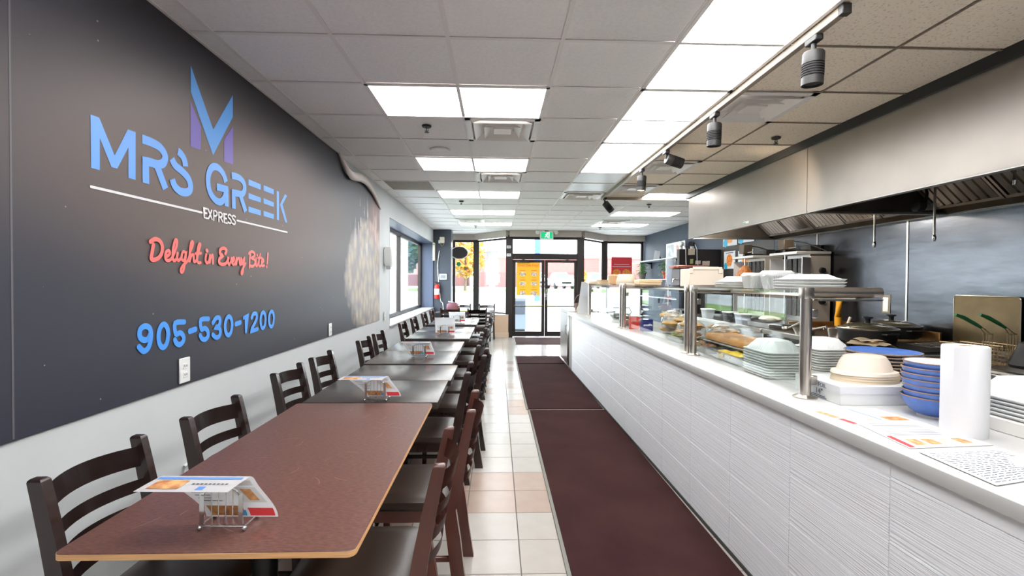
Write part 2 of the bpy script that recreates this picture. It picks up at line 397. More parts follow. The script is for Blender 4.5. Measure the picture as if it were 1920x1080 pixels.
# ---- double doors
xm = pix(1021, 550, y=YD).x
def door(n, x0, x1, hinge):
    d = struct('door_%d' % n, G(), M_frame)
    z0, z1 = .02, zt+.01
    obj('door_frame', G().box(x0, x0+.075, YD-.025, YD+.025, z0, z1, .004).box(x1-.075, x1, YD-.025, YD+.025, z0, z1, .004).box(x0, x1, YD-.024, YD+.024, z0, z0+.13, .004).box(x0, x1, YD-.024, YD+.024, z1-.07, z1, .004), M_frame, d)
    obj('door_pane', G().box(x0+.06, x1-.06, YD-.004, YD+.004, z0+.1, z1-.05), M_gwin, d, smooth=0)
    g = G().tube([(x0+.05, YD-.07, .80), (x1-.05, YD-.07, .80)], .014, 8)
    for x in (x0+.05, x1-.05): g.box(x-.02, x+.02, YD-.08, YD-.02, .77, .83, .004)
    obj('push_bar', g, M_gun, d)
    xh = x0+.12 if hinge < 0 else x1-.12
    obj('door_closer', G().box(min(xh, xh-hinge*.28), max(xh, xh-hinge*.28), YD-.1, YD-.03, z1-.075, z1-.02, .006).tube([(xh-hinge*.2, YD-.09, z1-.01), (xh-hinge*.05, YD-.2, z1+.02), (xh-hinge*.34, YD-.08, z1+.05)], .009, 6), M_gun, d)
    return d
door(1, xB+.085, xm-.004, -1); d2 = door(2, xm+.004, xC-.085, 1)
obj('door_pull', G().tube([(xm+.03, YD-.03, .95), (xm+.03, YD-.1, .98), (xm+.03, YD-.1, 1.22), (xm+.03, YD-.03, 1.25)], .012, 8).box(xm+.005, xm+.06, YD-.035, YD-.02, 1.03, 1.12, .004), M_post, d2)
# ---- entrance of the kitchen side: black board standing out from the right wall, beam across the ceiling
struct('wall_partition', G().box(3.345, WR, 8.64, 8.76, 0, 2.05), M_black, smooth=0)
# ================================================================== FITTINGS IN THE CEILING
def ceiling_light(x0, x1, y0, y1, label, lit=True):
    t = thing('ceiling_light', label, 'ceiling light', ((x0+x1)/2, (y0+y1)/2, H), 0, 'recessed ceiling lights')
    hx, hy = (x1-x0)/2, (y1-y0)/2
    g = G()
    for a in ((-hx, hx, -hy, -hy+.022), (-hx, hx, hy-.022, hy), (-hx, -hx+.022, -hy, hy), (hx-.022, hx, -hy, hy)): g.box(a[0], a[1], a[2], a[3], -.004, .02)
    obj('fixture_frame', g, M_grid, t, smooth=0)
    obj('diffuser', G().box(-hx+.02, hx-.02, -hy+.02, hy-.02, .004, .012), M_panel if lit else M_paneloff, t, smooth=0)
    return t
gx = lambda c: GX+T*c
gy = lambda r: GY+T*r
for k, r in enumerate((1, 4, 7, 10, 13, -2, -5)):  # rows above and behind the camera are added to brighten the near room
    ceiling_light(gx(0), gx(2), gy(r), gy(r+1), 'lit rectangular ceiling light above the dining tables, %s from the camera' % ORD[k] if r > 0 else 'lit rectangular ceiling light %s the camera, out of the picture' % ('above' if r == -2 else 'behind'))
for k, (a, b) in enumerate(((-1, 1), (1, 3), (3, 5), (-3, -1), (-5, -3), (-7, -5))):  # the rear ones, out of view, are added for more light up front
    ceiling_light(gx(3), gx(4), gy(a), gy(b), 'long lit ceiling light beside the spotlight track, %s from the camera' % ORD[k] if a >= -1 else 'added long lit ceiling light in line with the track, %s back from the picture' % ORD[k-3])
ceiling_light(gx(3), gx(4), gy(5), gy(7), 'unlit pale ceiling light at the far end of the spotlight track', False)
for k, r in enumerate((7, 10, 13)):
    ceiling_light(gx(5), gx(7), gy(r), gy(r+1), 'lit rectangular ceiling light over the far right side, %s from the hood' % ORD[k])
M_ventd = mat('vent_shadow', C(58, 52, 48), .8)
for k, (c, r) in enumerate(VENTS):
    lab = ['white square air vent behind the nearest dining light', 'white square air vent behind the second dining light', 'white square air vent beside the nearest spotlight', 'white square air vent above the third spotlight',
           'white square air vent by the fourth spotlight', 'white square air vent behind the unlit ceiling light', 'dark slotted air vent before the farthest dining light', 'dark slotted air vent before the farthest right light'][k]
    t = thing('ceiling_vent', lab, 'air vent', (gx(c+.5), gy(r+.5), H), 0, 'square ceiling vents')
    def ring(g, a, b, za, zb):
        for q in range(4):
            s, cc = math.sin(q*PI/2), math.cos(q*PI/2)
            P = [(-a, -a, za), (a, -a, za), (b, -b, zb), (-b, -b, zb)]
            P = [(x*cc-y*s, x*s+y*cc, z) for x, y, z in P]; g.poly(P, (0, 0, .004))
        return g
    g = G()
    for a in ((-.3, .3, -.3, -.255), (-.3, .3, .255, .3), (-.3, -.255, -.3, .3), (.255, .3, -.3, .3)): g.box(a[0], a[1], a[2], a[3], -.006, .006)
    obj('vent_frame', g, M_whitem, t, smooth=0)
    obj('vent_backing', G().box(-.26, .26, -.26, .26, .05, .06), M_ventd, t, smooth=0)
    for a, b, z in ((.235, .17, -.02), (.15, .1, -.024)): obj('vent_cone', ring(G(), a, b, z, z+.045), M_whitem, t, smooth=0)
    obj('vent_plate', G().box(-.075, .075, -.075, .075, -.012, -.004, .003), M_whitem, t)
t = tag(obj('return_grille', G().box(gx(-1)+.01, gx(0)-.01, gy(6)+.01, gy(7)-.01, H+.002, H+.008), mat('grille_taupe', C(142, 132, 120), .7, noise=(200, .2), stretch=(1, .02, 1)), smooth=0), 'taupe return air grille in the ceiling by the mural corner', 'air vent')
for k, (px, py, lab) in enumerate(((800, 236, 'fire sprinkler head behind the nearest dining light'), (1455, 258, 'fire sprinkler head beside the hood'), (865, 377, 'small fire sprinkler head behind the third dining light'), (892, 423, 'small fire sprinkler head nearest the shop front on the left'), (1217, 383, 'small fire sprinkler head over the far kitchen end'), (1125, 426, 'small fire sprinkler head nearest the shop front on the right'))):
    p = pix(px, py, z=H)
    t = thing('fire_sprinkler', lab, 'sprinkler', (p.x, p.y, H), 0, 'fire sprinklers')
    obj('escutcheon', G().lathe([(0, 0), (.04, 0), (.036, -.012), (.014, -.016), (0, -.016)], n=16), M_gun, t)
    g = G().tube([(-.012, 0, -.014), (-.014, 0, -.035), (0, 0, -.052)], .003, 6).tube([(.012, 0, -.014), (.014, 0, -.035), (0, 0, -.052)], .003, 6).lathe([(0, -.052), (.02, -.052), (.02, -.055), (0, -.055)], n=12).cyl((0, 0, -.014), (0, 0, -.05), .004, n=6)
    obj('sprinkler_frame', g, M_gun, t)
p = pix(825, 281, z=H)
t = thing('ceiling_speaker', 'flat round ceiling speaker cover between two dining lights', 'speaker', (p.x, p.y, H)); obj('speaker_cover', G().lathe([(0, -.012), (.09, -.012), (.1, -.004), (.1, 0), (0, 0)], n=28), M_grid, t)
# ---- lighting track with its spot heads
t = thing('lighting_track', 'long pale track rail fixed to the ceiling with a cross arm', 'track', (1.585, 4.6, H))
obj('rail', G().box(-.018, .018, 2.16-4.6, 7.15-4.6, -.045, -.004, .003), M_rail, t)
obj('cross_arm', G().box(-.018, 1.3, 7.15-4.6, 7.19-4.6, -.045, -.004, .003), M_rail, t)
obj('end_cap', G().box(-.022, .022, 2.13-4.6, 2.165-4.6, -.05, -.002, .003), M_gun, t)
M_lens = mat('lamp_lens', (1, .78, .5, 1), .3, emit=9)
def spot(y, rx, ry, label, lit, power=14):
    t = thing('track_spotlight', label, 'spotlight', (1.585, y, H-.045), 0, 'track spotlights')
    obj('adapter', G().box(-.02, .02, -.045, .045, -.03, 0, .004).cyl((0, 0, -.03), (0, 0, -.07), .012, n=10), M_gun, t)
    e = Euler((rx, ry, 0)).to_matrix(); o = Vector((0, 0, -.07))
    def tr(g): bmesh.ops.transform(g.b, matrix=Matrix.Translation(o) @ e.to_4x4(), verts=g.b.verts[:]); return g
    g = G().lathe([(0, 0), (.045, -.002), (.05, -.01), (.05, -.06), (.046, -.062), (.046, -.125), (.05, -.127), (.05, -.165), (.046, -.165), (.043, -.15), (0, -.15)], n=24)
    obj('lamp_housing', tr(g), M_gun, t)
    g = G()
    for k in range(5): g.lathe([(.046, -.066-.012*k), (.0505, -.066-.012*k), (.0505, -.072-.012*k), (.046, -.072-.012*k)], n=24)
    obj('cooling_rings', tr(g), M_dark, t)
    obj('lamp_lens', tr(G().lathe([(0, -.153), (.04, -.153), (.04, -.156), (0, -.156)], n=20)), M_lens if lit else M_gun, t)
    if lit:
        l = bpy.data.lights.new('spot_beam', 'SPOT'); l.energy = power; l.color = (1, .8, .58); l.spot_size = 1.1; l.spot_blend = .6; l.shadow_soft_size = .03
        lo = bpy.data.objects.new('spot_beam', l); COL.objects.link(lo); lo.parent = t; lo.matrix_local = Matrix.Translation(o) @ e.to_4x4() @ Matrix.Translation((0, 0, -.17))
spot(2.36, .05, 0, 'large grey ribbed track spotlight nearest the camera, hanging straight', False, 10)
spot(3.45, .05, 0, 'grey ribbed track spotlight beside the large square vent, hanging straight', False, 10)
spot(4.45, .1, -1.3, 'grey track spotlight turned sideways towards the hood', True, 40)
spot(5.2, 0, .05, 'grey track spotlight hanging straight behind the sideways one, lit warm', True, 10)
spot(7.0, .2, -.75, 'small track spotlight at the far end of the rail, tilted to the right', True, 20)
# ---- exit sign
p = pix(1025, 441, y=YD-.2)
t = thing('exit_sign', 'green running man exit sign with twin emergency lamps above the door', 'exit sign', (p.x, YD-.2, p.z))
obj('sign_case', G().box(-.17, .17, -.03, .03, -.1, .09, .008), M_white, t)
obj('sign_face', G().box(-.145, .145, -.034, -.028, -.08, .068), mat('exit_green', C(20, 168, 108), .4, emit=.5), t)
Mx = mat('exit_white', C(245, 255, 250), .4, emit=.8)
obj('sign_doorway', G().box(.05, .064, -.037, -.033, -.075, .062).box(-.005, .064, -.037, -.033, .05, .062), Mx, t, smooth=0)
g = G(); yy = -.039
g.lathe([(0, -.002), (.013, -.002), (.013, .002), (0, .002)], (.014, 0, 0), 14); bmesh.ops.rotate(g.b, verts=g.b.verts[:], cent=(.014, 0, 0), matrix=Matrix.Rotation(PI/2, 3, 'X')); bmesh.ops.translate(g.b, verts=g.b.verts[:], vec=(0, yy, .046))
for a, b, wd in (((.008, .03), (-.006, -.012), .02), ((.004, .022), (.034, .006), .009), ((.006, .026), (-.03, .016), .009), ((-.03, .016), (-.036, -.006), .008), ((-.004, -.01), (.022, -.034), .012), ((.022, -.034), (.022, -.066), .011), ((-.006, -.01), (-.022, -.042), .012), ((-.022, -.042), (-.05, -.05), .011)):
    a = Vector((a[0], yy, a[1])); b = Vector((b[0], yy, b[1])); d = (b-a).normalized(); n = Vector((-d.z, 0, d.x))*wd/2
    g.poly([a-n, b-n, b+n, a+n], (0, -.001, 0))
obj('running_man', g, Mx, t, smooth=0)
for s in (-1, 1):
    obj('emergency_lamp', G().box(s*.05, s*.22, -.02, .02, .09, .12, .004).cyl((s*.235, -.06, .07), (s*.235, .02, .07), .055, .04, n=18), M_white, t)
    obj('lamp_glass', G().ball((s*.235, -.06, .07), .05, 2, (1, .25, 1)), mat('lamp_clear', C(226, 222, 214), .15), t)
obj('indicator_strip', G().box(-.06, -.01, -.02, .0, .095, .115), M_red, t)
# ================================================================== WALL MURAL
XM = WL+.010
m = bpy.data.materials.new('mural_print'); m.use_nodes = True; nt = m.node_tree; n = nt.nodes; L = nt.links.new; p = n['Principled BSDF']
tcn = n.new('ShaderNodeTexCoord'); sp = n.new('ShaderNodeSeparateXYZ'); L(tcn.outputs['Object'], sp.inputs[0])
def N(op, a, b=None, c=None):
    q = n.new('ShaderNodeMath'); q.operation = op
    for i, v in enumerate((a, b, c)):
        if v is None: continue
        if isinstance(v, (int, float)): q.inputs[i].default_value = v
        else: L(v, q.inputs[i])
    return q.outputs[0]
def mixc(f, a, b):
    q = n.new('ShaderNodeMix'); q.data_type = 'RGBA'
    if isinstance(f, (int, float)): q.inputs[0].default_value = f
    else: L(f, q.inputs[0])
    for i, v in ((6, a), (7, b)):
        if isinstance(v, tuple): q.inputs[i].default_value = v
        else: L(v, q.inputs[i])
    return q.outputs[2]
def blob(cy, cz, ry, rz, soft=1.):
    d = N('ADD', N('POWER', N('DIVIDE', N('SUBTRACT', sp.outputs['Y'], cy), ry), 2.), N('POWER', N('DIVIDE', N('SUBTRACT', sp.outputs['Z'], cz), rz), 2.))
    q = n.new('ShaderNodeMapRange'); q.interpolation_type = 'SMOOTHSTEP'; L(d, q.inputs[0]); q.inputs[1].default_value = 0; q.inputs[2].default_value = soft; q.inputs[3].default_value = 1; q.inputs[4].default_value = 0
    return q.outputs[0]
base = mixc(N('MULTIPLY', blob(3.3, 1.95, 2.3, .75), .95), C(54, 54, 63), C(106, 88, 79))
base = mixc(N('MULTIPLY', blob(1.2, 1.0, 1.6, .9), .6), base, C(48, 52, 67))
base = mixc(N('MULTIPLY', blob(3.0, 2.85, 4.5, .5), .8), base, C(34, 33, 36))
def vor(scale, out='Distance'):
    v = n.new('ShaderNodeTexVoronoi'); v.inputs['Scale'].default_value = scale; mp = n.new('ShaderNodeMapping'); mp.inputs['Scale'].default_value = (0, 1, 1); L(tcn.outputs['Object'], mp.inputs[0]); L(mp.outputs[0], v.inputs['Vector']); return v, mp
v, _ = vor(9)
speck = N('MULTIPLY', N('LESS_THAN', v.outputs['Distance'], .032), N('GREATER_THAN', v.outputs['Color'], .35))
base = mixc(N('MULTIPLY', speck, .75), base, C(190, 180, 176))
nz = n.new('ShaderNodeTexNoise'); nz.inputs['Scale'].default_value = 260; L(tcn.outputs['Object'], nz.inputs['Vector'])
base = mixc(N('MULTIPLY', nz.outputs['Fac'], .3), base, C(72, 68, 72))
# the printed food: pale heap below, falling streaks and spice powder above
nz2 = n.new('ShaderNodeTexNoise'); nz2.inputs['Scale'].default_value = 5; nz2.inputs['Detail'].default_value = 6; L(tcn.outputs['Object'], nz2.inputs['Vector'])
v2, mp2 = vor(9); mp2.inputs['Scale'].default_value = (0, 1.1, .7); mp2.inputs['Rotation'].default_value = (.5, 0, 0)
rp = n.new('ShaderNodeValToRGB'); e = rp.color_ramp.elements; e[0].color = C(228, 216, 196); e[1].color = C(150, 146, 150)
q = rp.color_ramp.elements.new(.35); q.color = C(214, 196, 168); q = rp.color_ramp.elements.new(.6); q.color = C(184, 172, 164)
L(v2.outputs['Distance'], rp.inputs[0])
hq = n.new('ShaderNodeMapRange'); L(N('MULTIPLY', blob(6.05, 1.5, 1.1, .8, 1.3), N('ADD', nz2.outputs['Fac'], .15)), hq.inputs[0]); hq.inputs[1].default_value = .2; hq.inputs[2].default_value = .36; heap = hq.outputs[0]
base = mixc(N('MULTIPLY', heap, .6), base, rp.outputs[0])
nz3 = n.new('ShaderNodeTexNoise'); nz3.inputs['Scale'].default_value = 10; mp3 = n.new('ShaderNodeMapping'); mp3.inputs['Scale'].default_value = (0, 1, .25); L(tcn.outputs['Object'], mp3.inputs[0]); L(mp3.outputs[0], nz3.inputs['Vector'])
fall = N('MULTIPLY', blob(6.0, 2.05, .8, .45), N('GREATER_THAN', nz3.outputs['Fac'], .58))
base = mixc(N('MULTIPLY', fall, .8), base, C(214, 206, 204))
spice = N('MULTIPLY', blob(6.4, 2.2, .5, .45), N('ADD', nz2.outputs['Fac'], .1))
base = mixc(N('MULTIPLY', spice, .55), base, C(190, 120, 96))
L(base, p.inputs['Base Color']); p.inputs['Roughness'].default_value = .44; p.inputs['Specular IOR Level'].default_value = .42
mur = thing('wall_mural', 'large dark printed restaurant mural covering the upper left wall', 'mural', (WL, 3.3, 0))
OFF = Vector((-WL, -3.3, 0))
def mo(name, g, mm, smooth=38):
    o = obj(name, g, mm, mur, smooth=smooth); o.matrix_parent_inverse = Matrix.Translation(OFF); return o
top = [(4.85, H-.005), (5.0, 2.62), (5.12, 2.57), (5.28, 2.58), (5.55, 2.62), (5.85, 2.61), (6.2, 2.54), (6.56, 2.42)]
pts = [(XM, .1, .905), (XM, 6.56, .9)]+[(XM, y, z) for y, z in reversed(top)]+[(XM, .1, H-.005)]
mo('mural_sheet', G().poly(pts, (-.008, 0, 0)), m, 0)
mo('sheet_seam', G().box(XM-.0005, XM+.0008, 1.625, 1.632, .91, H-.01), mat('seam_line', C(96, 94, 98), .5), 0)
# top corner that has come unstuck and curls down, showing the pale back
ct = smoothpts([(0, y, z) for y, z in top], 5)
def curl(u, v):
    k = u*(len(ct)-1); i = min(int(k), len(ct)-2); q = ct[i].lerp(ct[i+1], k-i); s = math.sin(PI*min(1, u*1.05))**.7
    r = .012+.035*s; a = PI*1.5*v
    return (XM+r*(1-math.cos(a))*.9, q.y-.2*r*math.sin(a), q.z+r*math.sin(a)*1.0)
mo('peeling_corner', G().grid(curl, 40, 10), mat('vinyl_back', C(216, 206, 200), .6))
def wp(px, py): return pix(px, py, x=XM+.001)
def poly_px(g, pts, o, s, lay=0.):
    P = [wp(o[0]+x/s, o[1]+y/s) for x, y in pts]
    g.poly([(XM+.0012+lay, q.y, q.z) for q in P])
LAY = [0]
def stroke(g, P, wd, lay=0., cap=True, n=8):
    """ribbon of constant width along wall points (y, z)"""
    Q = []
    for q in P:
        q = Vector((q.y, q.z))
        if not Q or (q-Q[-1]).length > 1e-4: Q.append(q)
    LAY[0] += 1; X0 = XM+.0012+lay+.00012*(LAY[0] % 40); rows = []
    for i, a in enumerate(Q):
        d = (Q[min(i+1, len(Q)-1)]-Q[max(i-1, 0)])
        if d.length < 1e-6: d = Vector((1, 0))
        d.normalize(); nn = Vector((-d.y, d.x))*wd/2; X = X0+.0015*i/max(1, len(Q))
        if len(Q) > 2 and 0 < i < len(Q)-1:
            c = abs(((Q[i]-Q[i-1]).normalized()).dot(d)); nn /= max(.5, c)
        rows.append((g.b.verts.new((X, *(a-nn))), g.b.verts.new((X, *(a+nn))), X, a, d))
    for A, B in zip(rows, rows[1:]): g.b.faces.new((A[0], B[0], B[1], A[1]))
    if cap:
        for (v0, v1, X, a, d), s in ((rows[0], -1), (rows[-1], 1)):
            nn = Vector((-d.y, d.x)); mid = [g.b.verts.new((X, *(a-nn*wd/2*math.cos(PI*k/n)+d*s*wd/2*math.sin(PI*k/n)))) for k in range(1, n)]
            g.b.faces.new([v0]+mid+[v1])
def curve_px(g, pts, o, s, wd, cap=True, k=5):
    P = smoothpts([wp(o[0]+x/s, o[1]+y/s) for x, y in pts], k) if k > 1 else [wp(o[0]+x/s, o[1]+y/s) for x, y in pts]
    stroke(g, P, wd, cap=cap)
o1, s1 = (140, 110), 4.571
g = G(); poly_px(g, [(995, 60), (1187, 607), (1355, 312), (1355, 500), (1185, 830), (995, 285)], o1, s1); mo('emblem_chevron', g, mat('mural_emblem_blue', C(72, 148, 222), .4), 0)
g = G(); poly_px(g, [(993, 365), (1082, 585), (1080, 782), (993, 752)], o1, s1); mo('emblem_leg', g, M_violet, 0); g = G(); poly_px(g, [(1280, 692), (1357, 580), (1357, 906), (1280, 880)], o1, s1); mo('emblem_leg', g, M_violet, 0)
def letter(*fs, mm=None, nm='letter'):
    g = G()
    for f_ in fs: f_(g)
    mo(nm, g, mm or M_blue, 0)
cv = lambda pts, o, s, k=5: (lambda g: curve_px(g, pts, o, s, SW, False, k))
pv = lambda pts, o, s: (lambda g: poly_px(g, pts, o, s))
z3, s3 = (0, 0), 3.; o2, s2 = (360, 290), 6.75
SW = .041
letter(pv([(135, 478), (210, 505), (342, 830), (455, 605), (522, 630), (522, 1040), (460, 1022), (460, 760), (365, 942), (315, 930), (215, 680), (215, 955), (140, 935)], o1, s1))
letter(cv([(800, 781), (850, 800), (895, 825), (922, 860), (928, 890), (915, 918), (885, 925), (840, 912), (800, 904)], z3, s3), cv([(819, 905), (820, 1031)], z3, s3, 1), cv([(880, 925), (930, 1062)], z3, s3, 1))
letter(cv([(1000, 850), (1022, 872), (1036, 900), (1042, 936)], z3, s3), cv([(966, 893), (985, 930), (1022, 962), (1056, 1000), (1070, 1040), (1066, 1070), (1045, 1082), (1010, 1075), (980, 1045), (967, 1008)], z3, s3))
letter(cv([(430, 345), (395, 245), (335, 170), (270, 152), (222, 205), (200, 320), (222, 465), (285, 565), (350, 598), (400, 560), (428, 480), (432, 430)], o2, s2), cv([(310, 405), (455, 445)], o2, s2, 1), cv([(432, 435), (435, 655)], o2, s2, 1))
letter(cv([(498, 263), (580, 285), (640, 335), (662, 400), (655, 465), (625, 500), (570, 490), (498, 478)], o2, s2), cv([(523, 480), (525, 682)], o2, s2, 1), cv([(610, 515), (675, 720)], o2, s2, 1))
for E_ in (([(715, 310), (870, 375), (870, 445), (715, 385)], [(715, 485), (870, 545), (870, 605), (715, 555)], [(715, 655), (870, 705), (870, 770), (715, 725)]), ([(905, 385), (1035, 440), (1035, 505), (905, 455)],
           [(905, 550), (1035, 605), (1035, 662), (905, 615)], [(905, 710), (1035, 755), (1035, 815), (905, 775)]), ([(1070, 455), (1100, 468), (1100, 832), (1070, 822)],
           [(1175, 500), (1203, 520), (1145, 630), (1207, 862), (1180, 855), (1112, 632)])): letter(*[pv(q_, o2, s2) for q_ in E_])
g = G(); lw_ = .03
curve_px(g, [(170, 350), (378, 398.5)], (0, 0), 1, .011, True, 1); curve_px(g, [(444, 413.5), (538, 435.5)], (0, 0), 1, .011, True, 1)
mo('white_rule', g, M_wprint, 0)
g = G(); W_ = .0105
def lp(pts, k=1): curve_px(g, pts, o2, s2, W_, True, k)
lp([(185, 685), (148, 675), (150, 797), (188, 806)]); lp([(149, 735), (180, 743)])
lp([(200, 690), (248, 820)]); lp([(246, 703), (203, 808)])
lp([(270, 830), (270, 708), (295, 712), (312, 735), (308, 765), (290, 778), (270, 772)])
lp([(335, 845), (335, 727), (360, 733), (376, 752), (372, 782), (355, 792), (335, 787)]); lp([(356, 792), (382, 850)])
lp([(434, 755), (400, 747), (402, 860), (438, 868)]); lp([(401, 802), (430, 810)])
for dx, dy in ((0, 0), (52, 12)):
    lp([(490+dx, 775+dy), (470+dx, 758+dy), (452+dx, 770+dy), (455+dx, 795+dy), (480+dx, 822+dy), (488+dx, 850+dy), (475+dx, 870+dy), (448+dx, 855+dy)], 4)
mo('lettering_express', g, M_wprint, 0)
# slogan in coral script
o4, s4 = (260, 430), 7.385; g = G(); W4 = .021
def sp_(pts, w_=W4, k=5): curve_px(g, pts, o4, s4, w_, True, k)
sp_([(195, 215), (180, 300), (165, 405), (210, 420), (270, 390), (310, 320), (315, 230), (280, 160), (215, 135), (150, 170)])
sp_([(370, 380), (420, 340), (410, 295), (375, 310), (358, 370), (375, 425), (430, 420), (480, 330), (515, 220), (515, 150), (490, 160), (465, 270), (458, 390), (480, 435), (520, 400)], .0165)
sp_([(530, 330), (520, 400), (540, 430), (575, 400)], .0165)
sp_([(640, 320), (605, 310), (585, 370), (590, 420), (620, 425), (645, 320), (630, 450), (610, 560), (585, 595), (570, 565), (600, 500), (660, 440), (700, 340)], .0155)
sp_([(690, 440), (700, 320), (735, 230), (740, 175), (715, 185), (700, 280), (690, 440), (715, 370), (745, 350), (750, 400), (755, 445), (780, 440), (800, 400)], .0155)
sp_([(800, 400), (830, 270), (845, 210), (825, 205), (805, 280), (795, 400), (810, 460), (845, 460)], .0155); sp_([(775, 335), (850, 330)], .015)
sp_([(933, 292), (936, 296)], .022); sp_([(925, 350), (915, 420), (930, 465), (960, 440), (975, 360)], .0165); sp_([(975, 360), (970, 470), (985, 400), (1010, 355), (1015, 400), (1015, 470)], .0165)
sp_([(1190, 335), (1205, 290), (1170, 262), (1120, 280), (1115, 335), (1150, 365), (1105, 410), (1105, 465), (1150, 485), (1200, 465), (1230, 400)], .02)
sp_([(1225, 395), (1228, 450), (1240, 490), (1265, 440), (1268, 395)], .0165)
sp_([(1290, 450), (1315, 420), (1305, 390), (1283, 420), (1285, 475), (1310, 485), (1335, 440), (1345, 400)], .0165)
sp_([(1340, 400), (1338, 490), (1355, 420), (1380, 400), (1385, 470), (1400, 485), (1415, 420)], .0165)
sp_([(1410, 400), (1405, 460), (1425, 475), (1450, 400), (1440, 500), (1430, 590), (1415, 620), (1408, 590), (1440, 520), (1465, 470)], .0165)
sp_([(1545, 350), (1535, 430), (1530, 525)], .018); sp_([(1525, 335), (1560, 308), (1598, 325), (1600, 370), (1560, 400), (1600, 420), (1610, 470), (1580, 510), (1540, 505)], .018)
sp_([(1625, 400), (1622, 490), (1640, 505), (1660, 440), (1685, 330), (1670, 400), (1662, 490), (1680, 510), (1705, 470)], .0165); sp_([(1650, 395), (1700, 395)], .015); sp_([(1640, 355), (1641, 358)], .018)
sp_([(1705, 470), (1728, 440), (1715, 410), (1698, 450), (1705, 505), (1735, 500)], .0165)
sp_([(1788, 335), (1775, 470)], .019, 1); sp_([(1768, 515), (1769, 517)], .022)
mo('lettering_slogan', g, M_coral, 0)
# telephone number in rounded blue figures
o5, s5 = (240, 570), 6.4; g = G()
def nm(pts, w_=.1, k=5): curve_px(g, pts, o5, s5, w_, True, k)
W5 = .027
nm([(268, 350), (235, 420), (180, 430), (138, 390), (142, 310), (190, 268), (245, 280), (270, 340), (265, 440), (235, 530), (180, 565), (125, 515)], W5)
def zero(cx, cy, rx, ry, sl): nm([(cx+rx*math.cos(a), cy+ry*math.sin(a)-sl*rx*math.cos(a)) for a in [2*PI*k/14 for k in range(15)]], W5, 2)
zero(420, 382, 58, 138, .2)
nm([(672, 215), (562, 232), (570, 360), (620, 345), (660, 385), (660, 440), (620, 485), (580, 475), (556, 430)], W5, 4)
nm([(738, 327), (805, 303)], .03, 1)
nm([(962, 178), (870, 192), (876, 300), (915, 290), (950, 320), (955, 385), (920, 425), (880, 415), (860, 375)], W5, 4)
nm([(1016, 225), (1050, 172), (1090, 165), (1100, 215), (1085, 260), (1050, 280), (1090, 290), (1103, 340), (1085, 390), (1045, 400), (1012, 368)], W5, 4)
zero(1202, 262, 42, 112, .2)
nm([(1292, 240), (1342, 222)], .03, 1)
nm([(1388, 165), (1422, 125), (1410, 330)], .027, 1)
nm([(1480, 165), (1500, 120), (1535, 118), (1540, 165), (1515, 230), (1475, 318), (1548, 300)], W5, 3)
zero(1615, 195, 30, 95, .2); zero(1716, 180, 30, 92, .2)
mo('lettering_telephone', g, mat('mural_azure_print', C(70, 152, 240), .4), 0)
# ---- wall outlets and devices on the left wall
def outlet(p, lab, w_=.075, h_=.12):
    t = thing('wall_outlet', lab, 'outlet', (WL+.012, p.y, p.z))
    obj('cover_plate', G().box(0, .008, -w_/2, w_/2, -h_/2, h_/2, .003), M_white, t)
    for s in (-1, 1):
        obj('socket', G().box(.007, .011, -.018, .018, s*.022-.015, s*.022+.015, .003), M_white, t)
        obj('socket_slot', G().box(.0105, .0115, -.009, -.005, s*.022-.006, s*.022+.006).box(.0105, .0115, .005, .009, s*.022-.006, s*.022+.006), M_dark, t)
outlet(pix(340, 694, x=WL), 'white double outlet at the mural edge behind the nearest table', .082, .128)
outlet(pix(616, 618, x=WL), 'white double outlet at the mural edge by the second pair of chairs')
outlet(pix(719.5, 592, x=WL), 'white outlet on bare wall between mural and window')
p = pix(721, 480, x=WL); t = thing('wall_dispenser', 'rounded white dispenser on the wall beside the window', 'dispenser', (WL, p.y, p.z))
obj('dispenser_body', G().loft([(-.14, .05, .06, .02), (-.1, .06, .08, .03), (.08, .06, .08, .03), (.13, .045, .06, .02)], (.06, 0, 0)), M_white, t)
obj('dispenser_nozzle', G().loft([(-.19, .03, .035, .01), (-.14, .035, .045, .01)], (.06, 0, 0)), mat('pale_grey_plastic', C(196, 196, 196), .4), t)
p = pix(352, 872, x=WL)
t = thing('wall_hook', 'small white bent clip on the wall above the nearest table', 'clip', (WL, p.y, p.z)); obj('clip_wire', G().tube([(.01, -.04, -.03), (.01, -.04, .01), (.03, .02, .04)], .008, 6), M_white, t)
# ================================================================== SERVICE COUNTER
ZC = .93
KX, KY, KR = 1.262, 1.0, .009
ct_ = thing('service_counter', 'long white service counter clad in ribbed tiles', 'counter', (KX, KY, 0), KR)
obj('counter_body', G().box(.012, .80, -.5, 6.9, 0, ZC-.045), mat('counter_core', C(160, 156, 150), .6), ct_, smooth=0)
TW, TH = .508, .203
rows = [(ZC-.045-.052, ZC-.045)]+[(ZC-.097-TH*(k+1), ZC-.097-TH*k) for k in range(4)]
def tm(name, h, mm):
    g = G().box(0, .012, -TW/2+.0012, TW/2-.0012, -h/2+.0012, h/2-.0012, .0012); me = bpy.data.meshes.new(name); g.b.to_mesh(me); g.b.free(); me.materials.append(mm); return me
t_top = tm('tile_trim', .052, M_ctf); t_rib = tm('tile', TH, M_ctl)
y0 = .215-TW*1.5
for c in range(15):
    y = y0+TW*c+TW/2
    if y > 6.75: continue
    inst('tile', t_top, ct_, (0, y, (rows[0][0]+rows[0][1])/2))
    for a, b in rows[1:]: inst('tile', t_rib, ct_, (0, y, (a+b)/2))
obj('kick_strip', G().box(-.006, .012, -.5, 6.9, 0, .022, .002), M_gun, ct_)
t = thing('counter_end_cabinet', 'stainless steel cabinet closing the far end of the white counter', 'cabinet', (KX-.062+.0, 7.93, 0), .0)
obj('cabinet_body', G().box(0, .8, 0, .95, .03, .95, .01), M_steel, t)
